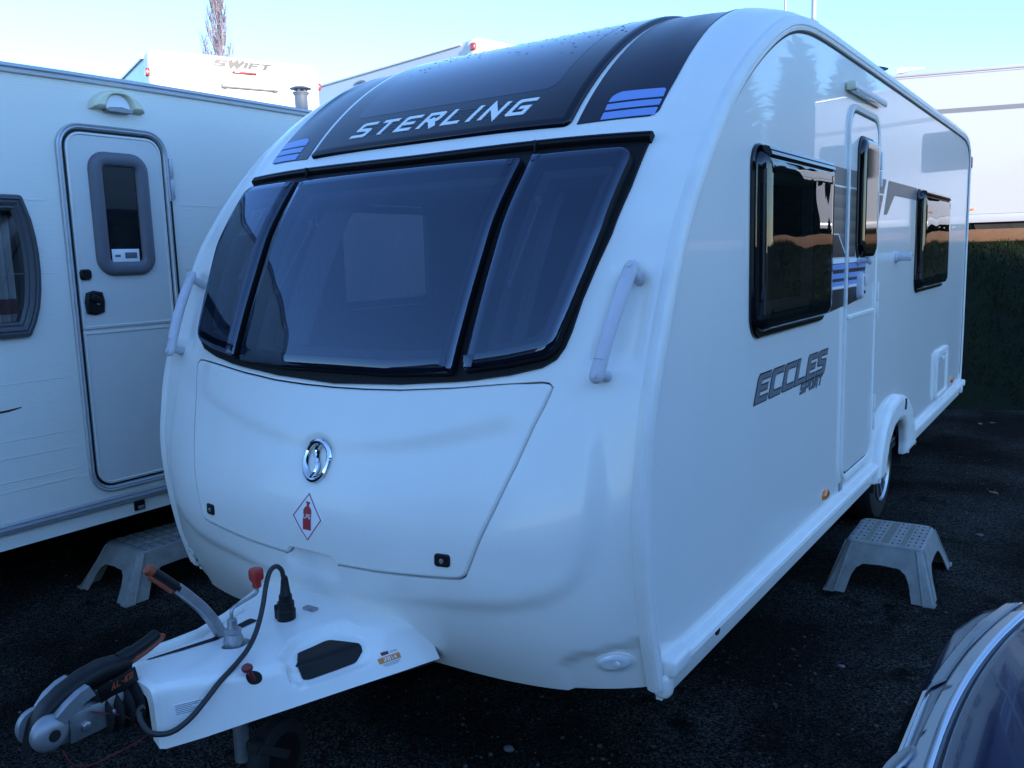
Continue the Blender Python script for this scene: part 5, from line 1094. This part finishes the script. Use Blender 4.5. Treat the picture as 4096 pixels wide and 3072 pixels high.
# ---------------------------------------------------------------- bare poplar
def poplar(base, H):
    t = thing('poplar_tree', 'bare upright poplar tree behind the motorhome', 'tree', base); rng = np.random.default_rng(3)
    g = G(); b = np.array(base); tr = [b+[.08*math.sin(z*.7),.08*math.cos(z*.5),z] for z in np.linspace(0,H*.97,26)]; g.tube(tr, np.linspace(.22,.015,26), 8); g.obj('trunk', 'bark', t)
    g = G(); br = []
    for k in range(230):
        z = H*(.06+.90*rng.random()**.9); a = rng.uniform(0,6.28); ln = (H-z)*rng.uniform(.25,.5)*.62+.45; mx = .95*min(1,(1-z/H)*1.9+.10)*rng.uniform(.35,1)
        p0 = b+[.08*math.sin(z*.7),.08*math.cos(z*.5),z]; pts = [p0+np.array([math.cos(a)*mx*(1-(1-q)**2), math.sin(a)*mx*(1-(1-q)**2), ln*q**1.15]) for q in np.linspace(0,1,6)]
        g.tube(pts, np.linspace(.034,.008,6)*(.6+.6*(1-z/H)), 4, caps=False); br.append(pts)
    for pts in br:
        for k in range(13):
            q = rng.uniform(.15,1)*4.99; i = int(q); p = np.array(pts[i])*(1-q+i)+np.array(pts[i+1])*(q-i); a = rng.uniform(0,6.28); l = rng.uniform(.25,.75); o = np.array([math.cos(a)*.28*l, math.sin(a)*.28*l, l*.95])
            g.tube([p,p+o*.5+rng.normal(0,.015,3),p+o], [.010,.007,.004], 3, caps=False)
    g.obj('crown', 'twig', t, smooth=False); return t
poplar((2.14-.769*40, -2.07+.60*40, TER), 11.6)

# ---------------------------------------------------------------- evergreen trees to the right (conifers seen in the glossy side, evergreen rows unseen and added)
def conifer(label, base, H, Rr, seed, n=5200, group='unseen evergreens added to shade the yard', column=False):
    rng = np.random.default_rng(seed); t = thing('conifer_tree', label, 'tree', base, group); b = np.array(base)
    g = G(); g.tube([b-[0,0,.1],b+[0,0,H*.9]], [.16,.03], 8); g.obj('trunk', 'trunk', t)
    z = H*(.02+.98*rng.random(n)) if column else H*(.04+.96*(1-np.sqrt(1-rng.random(n)*.999)))
    a = rng.uniform(0,6.28,n); lob = 1+.16*np.sin(a*3+seed)+.12*np.sin(z*2.3+a*2); sh = (1-(z/H)**7)**.6 if column else (1-(z/H))**.72
    rr = Rr*sh*lob*(.6+.4*rng.random(n)**.5); c = b+np.stack([rr*np.cos(a), rr*np.sin(a), z],1)
    s_ = rng.uniform(.16,.42,n)[:,None]; d1 = np.stack([np.cos(a),np.sin(a),rng.uniform(-.2,.7,n)],1); d2 = np.stack([-np.sin(a),np.cos(a),rng.uniform(-.3,.3,n)],1)
    v = np.stack([c-d2*s_*.45, c+d2*s_*.45, c+d1*s_+rng.normal(0,.05,(n,3)), c-d1*s_*.4],1).reshape(-1,3); f = []
    for i in range(n): k = 4*i; f += [(k,k+1,k+2),(k,k+3,k+1)]
    core = [(Rr*.86,H*.01),(Rr*.86,H*.7),(Rr*.7,H*.9),(Rr*.3,H*.97),(.02,H*.985)] if column else [(Rr*.60,H*.03),(Rr*.60,H*.25),(Rr*.42,H*.55),(Rr*.2,H*.8),(.02,H*.93)]
    g = G(); g.add(v, f); g.lathe(core, b, (0,0,1), 14); g.obj('crown', 'needle', t, smooth=False); return t
for i, (x, y, h, r_) in enumerate([(9.6,23.2,6.7,1.5),(7.9,24.5,6.2,1.1),(6.9,26.5,6.2,1.35),(5.6,28.5,5.0,1.5),(12.2,22.6,5.6,1.5)]): conifer('tall conifer standing on the terrace far behind the caravans', (x,y,TER), h, r_, 20+i, 4200, 'conifers on the terrace')
for i in range(14): conifer('dense unseen evergreen in the row added to shade the yard', (26.+.3*math.sin(i*2.1), -21.5+i*1.65, 0.), 9.3+.3*math.sin(i*1.7), 1.4, 40+i, 2200, column=True)  # unseen row added to keep the low sun off the caravans

for i in range(8): conifer('unseen evergreen in the row added to hide the low sky', (22.6-i*1.9, -21.5-i*.6, 0.), 8.2+.4*math.sin(i*2.3), 1.25, 70+i, 1800, 'evergreens added to hide the low sky', column=True)  # unseen row added to hide the yellow low sky from window reflections

# ---------------------------------------------------------------- house in front of the caravan (mirrored in its windows)
hs = thing('house', 'rendered house with brown tiled roof facing the caravan', 'house', (-6,-17,0))
g = G(); g.add([(-10.5,-20,0),(-2,-20,0),(-2,-14,0),(-10.5,-14,0),(-10.5,-20,3.2),(-2,-20,3.2),(-2,-14,3.2),(-10.5,-14,3.2),(-10.5,-17,5.6),(-2,-17,5.6)], [(0,1,5,4),(3,2,6,7),(1,2,6,9,5),(0,3,7,8,4)]); g.obj('wall', 'render_wall', hs, smooth=False)
g = G(); 
for sy in (-1,1): g.loft([[(-10.8,-17,5.72),(-1.7,-17,5.72),(-1.7,-17,5.60),(-10.8,-17,5.60)],[(-10.8,-17+sy*3.4,3.05),(-1.7,-17+sy*3.4,3.05),(-1.7,-17+sy*3.4,2.93),(-10.8,-17+sy*3.4,2.93)]])
rf = g.obj('roof', 'roof_tile', hs, smooth=False); g = G(); g.box((-8.5,-17.2,6.0),(.7,.6,1.4),.02); g.obj('chimney', 'render_wall', rf)
for x in (-9.0,-4.6):
    g = G(); g.box((x,-13.97,1.7),(1.5,.08,1.2),.02); w_ = g.obj('window', 'decal_white', hs); g = G(); g.box((x,-13.92,1.7),(1.3,.02,1.0),.004); g.obj('pane', 'glass_dark', w_)
g = G(); g.box((-6.7,-13.97,1.05),(.95,.08,2.1),.02); d_ = g.obj('door', 'door_brown', hs); g = G(); g.lathe([(.03,0),(.03,.05)], (-6.35,-13.93,1.05), (0,1,0), 10); g.obj('handle', 'chrome', d_)

# ---------------------------------------------------------------- dark blue car nosing in from the right
YC = -.43
car = thing('parked_car', 'dark blue car with silver headlamp nosing in beside the caravan', 'car', (3.9,YC,0))
CX = [1.875,1.895,1.93,1.985,2.08,2.25,2.55,2.95,3.4,4.4,5.3,5.7,5.82]
CH = [.50,.66,.76,.825,.855,.865,.87,.875,.88,.88,.86,.80,.66]
CZ = [.575,.635,.690,.728,.762,.790,.835,.885,.92,.95,.96,.93,.85]
CB = [.30,.25,.22,.20,.19,.18,.18,.18,.18,.18,.20,.24,.30]
def hw_(x): return np.interp(x, CX, CH)
def ztop(x, y): return np.interp(x, CX, CZ) + .055*np.clip((x-1.88)/.35,0,1)*(1-np.minimum(np.abs((y-YC)/hw_(x)),1)**2.4)
def carsec(x):
    h, zb = float(hw_(x)), float(np.interp(x,CX,CB)); zs = float(np.interp(x,CX,CZ)); half = [(0.,zb),(h*.6,zb),(h-.06,zb+.01),(h-.01,zb+.10),(h+.004,.42 if zs > .6 else .40),(h,.56 if zs > .66 else (zb+zs)/2+.06),(h-.012,zs-.075),(h-.030,zs-.028)]
    ys = [h-.055,h-.085,h*.82,h*.6,h*.35,0.]; half += [(y, float(ztop(x, YC+y))) for y in ys]
    L_ = [(x,YC+y,z) for y,z in half]; return L_+[(x,YC-y,z) for y,z in half[-2:0:-1]]
xsn = np.array([1.875,1.885,1.895,1.91,1.93,1.955,1.985,2.03,2.08,2.16,2.25,2.4,2.55,2.75,2.95,3.2,3.4,3.9,4.4,4.9,5.3,5.5,5.7,5.82])
g = G(); g.loft([carsec(x) for x in xsn]); body_ = g.obj('body', 'car_blue', car, angle=50)
fb_ = lambda x,y,o: np.stack([np.asarray(x)+0*np.asarray(y), np.asarray(y)+0*np.asarray(x), ztop(np.asarray(x),np.asarray(y))+np.asarray(o)],-1)
def fbn(x, y, o):
    x = np.asarray(x,float); y = np.asarray(y,float); h = .012; gx = (ztop(x+h,y)-ztop(np.maximum(x-h,1.876),y))/(2*h); gy = (ztop(x,y+h)-ztop(x,y-h))/(2*h); n = np.stack([-gx,-gy,np.ones_like(gx)],-1); n /= np.linalg.norm(n,axis=-1,keepdims=True); return fb_(x,y,0.)+n*np.asarray(o)
nose = np.array([2.005+.11*((abs(y)/.72)**2.2) for y in np.linspace(-.72,.72,25)]); yb = YC+np.linspace(-.72,.72,25)
bon = np.concatenate([np.stack([nose,yb],1), [(2.9,YC+.775),(3.0,YC+.60),(3.06,YC),(3.0,YC-.60),(2.9,YC-.775)]])
g = G(); patch(g, fb_, bon, grid=.05, step=.04, rings=[(0,-.004),(0,.003),(.006,.0075),(.02,.009)]); g.obj('bonnet', 'car_blue', car, angle=60)
g = G(); ring(g, fb_, inset(bon,-.006), [(0,.0012),(.007,.0012)]); g.obj('bonnet_gap', 'seam_black', car)
yy_ = np.linspace(-.70,.70,29); band_ = np.concatenate([np.stack([1.945+.11*(np.abs(yy_)/.72)**2.2, YC+yy_],1), np.stack([1.994+.11*(np.abs(yy_[::-1])/.72)**2.2, YC+yy_[::-1]],1)])
g = G(); patch(g, fbn, band_, grid=.025, step=.03, rings=[(0,-.002),(0,.004),(.004,.008),(.012,.010)]); g.obj('bright_nose_strip', 'car_silver', car, angle=60)  # silver strip added to give the nose its bright sky-reflecting band
for sg in (-1,1):
    yh = np.linspace(.34,.80,14); hl = np.concatenate([np.stack([1.903+.105*(yh/.74)**2.6, YC+sg*yh],1), np.stack([1.940+.11*(np.minimum(yh[::-1],.78)/.72)**2.2, YC+sg*np.minimum(yh[::-1],.78)],1)])
    g = G(); patch(g, fbn, hl, grid=.02, step=.02, rings=[(0,-.002),(0,.0035),(.004,.006),(.010,.007)]); lens = g.obj('headlamp', 'lamp_glass', car, angle=50, label='clear swept-back headlamp')
    g = G(); patch(g, fbn, inset(dens(hl,.02),.003), grid=.02, step=.02, top=.003); g.obj('reflector', 'silver_paint', lens, angle=60)
    g = G(); g.box((3.02,YC+sg*.98,1.0),(.12,.20,.13),.04,3); g.tube([(3.05,YC+sg*.84,.95),(3.03,YC+sg*.93,.98)], .02, 8); g.obj('door_mirror', 'car_blue', car, angle=50)
    for x in (2.62,5.10):
        g = G(); g.lathe([(.2,-.1),(.28,-.105),(.315,-.08),(.32,0),(.315,.08),(.28,.105),(.2,.1)], (x,YC+sg*.775,.32), (0,sg,0), 32); wl_ = g.obj('wheel', 'rubber', car, angle=40); g = G(); g.lathe([(.21,.08),(.20,.108),(.12,.085),(.05,.10)], (x,YC+sg*.775,.32), (0,sg,0), 24); g.obj('rim', 'alloy', wl_)
# upper grille bar and badge
fg = lambda x,y,o: fbn(x,y,o)
g = G(); patch(g, fbn, rpoly([(1.893,YC-.33),(1.893,YC+.33),(1.925,YC+.36),(1.925,YC-.36)],.008), grid=.05, step=.03, rings=[(0,-.002),(0,.006),(.004,.010)]); gr_ = g.obj('grille_bar', 'chrome', car, angle=50)
c = fbn(np.array([1.93]),np.array([YC]),.004)[0]; g = G(); g.lathe([(.042,0),(.044,.004),(.038,.008),(.03,.006),(.0,.006)], c, (-.75,0,.66), 26); g.obj('badge', 'alloy', gr_, angle=40)
g = G(); g.box((1.868,YC,.36),(.05,1.0,.14),.02,3); g.obj('lower_grille', 'black_plastic', car)
# cabin
def cab(z, x0, x1, h): return [(x0,YC-h*.93,z),(x0-.05,YC,z),(x0,YC+h*.93,z),(x0+.12,YC+h,z),((x0+x1)/2,YC+h*1.01,z),(x1-.12,YC+h,z),(x1,YC+h*.9,z),(x1+.03,YC,z),(x1,YC-h*.9,z),(x1-.12,YC-h,z),((x0+x1)/2,YC-h*1.01,z),(x0+.12,YC-h,z)]
g = G(); g.loft([cab(.90,2.98,5.72,.84),cab(1.05,3.16,5.66,.80),cab(1.36,3.66,5.40,.66),cab(1.375,3.68,5.38,.65)], caps=False); g.obj('cabin_glass', 'glass_dark', car, angle=40)
g = G(); g.loft([cab(1.37,3.66,5.41,.665),cab(1.405,3.74,5.36,.63),cab(1.44,3.95,5.22,.50),cab(1.452,4.3,5.0,.25)]); g.obj('roof', 'car_blue', car, angle=50)
for sg in (-1,1):
    for p0, p1, r_ in (((3.05,YC+sg*.82,.93),(3.70,YC+sg*.650,1.385),.030),((4.35,YC+sg*.835,.93),(4.40,YC+sg*.660,1.385),.030),((5.55,YC+sg*.79,.95),(5.36,YC+sg*.645,1.385),.040)):
        g = G(); g.tube([p0,p1], r_, 8); g.obj('pillar', 'car_blue', car)

car.location.x -= .055
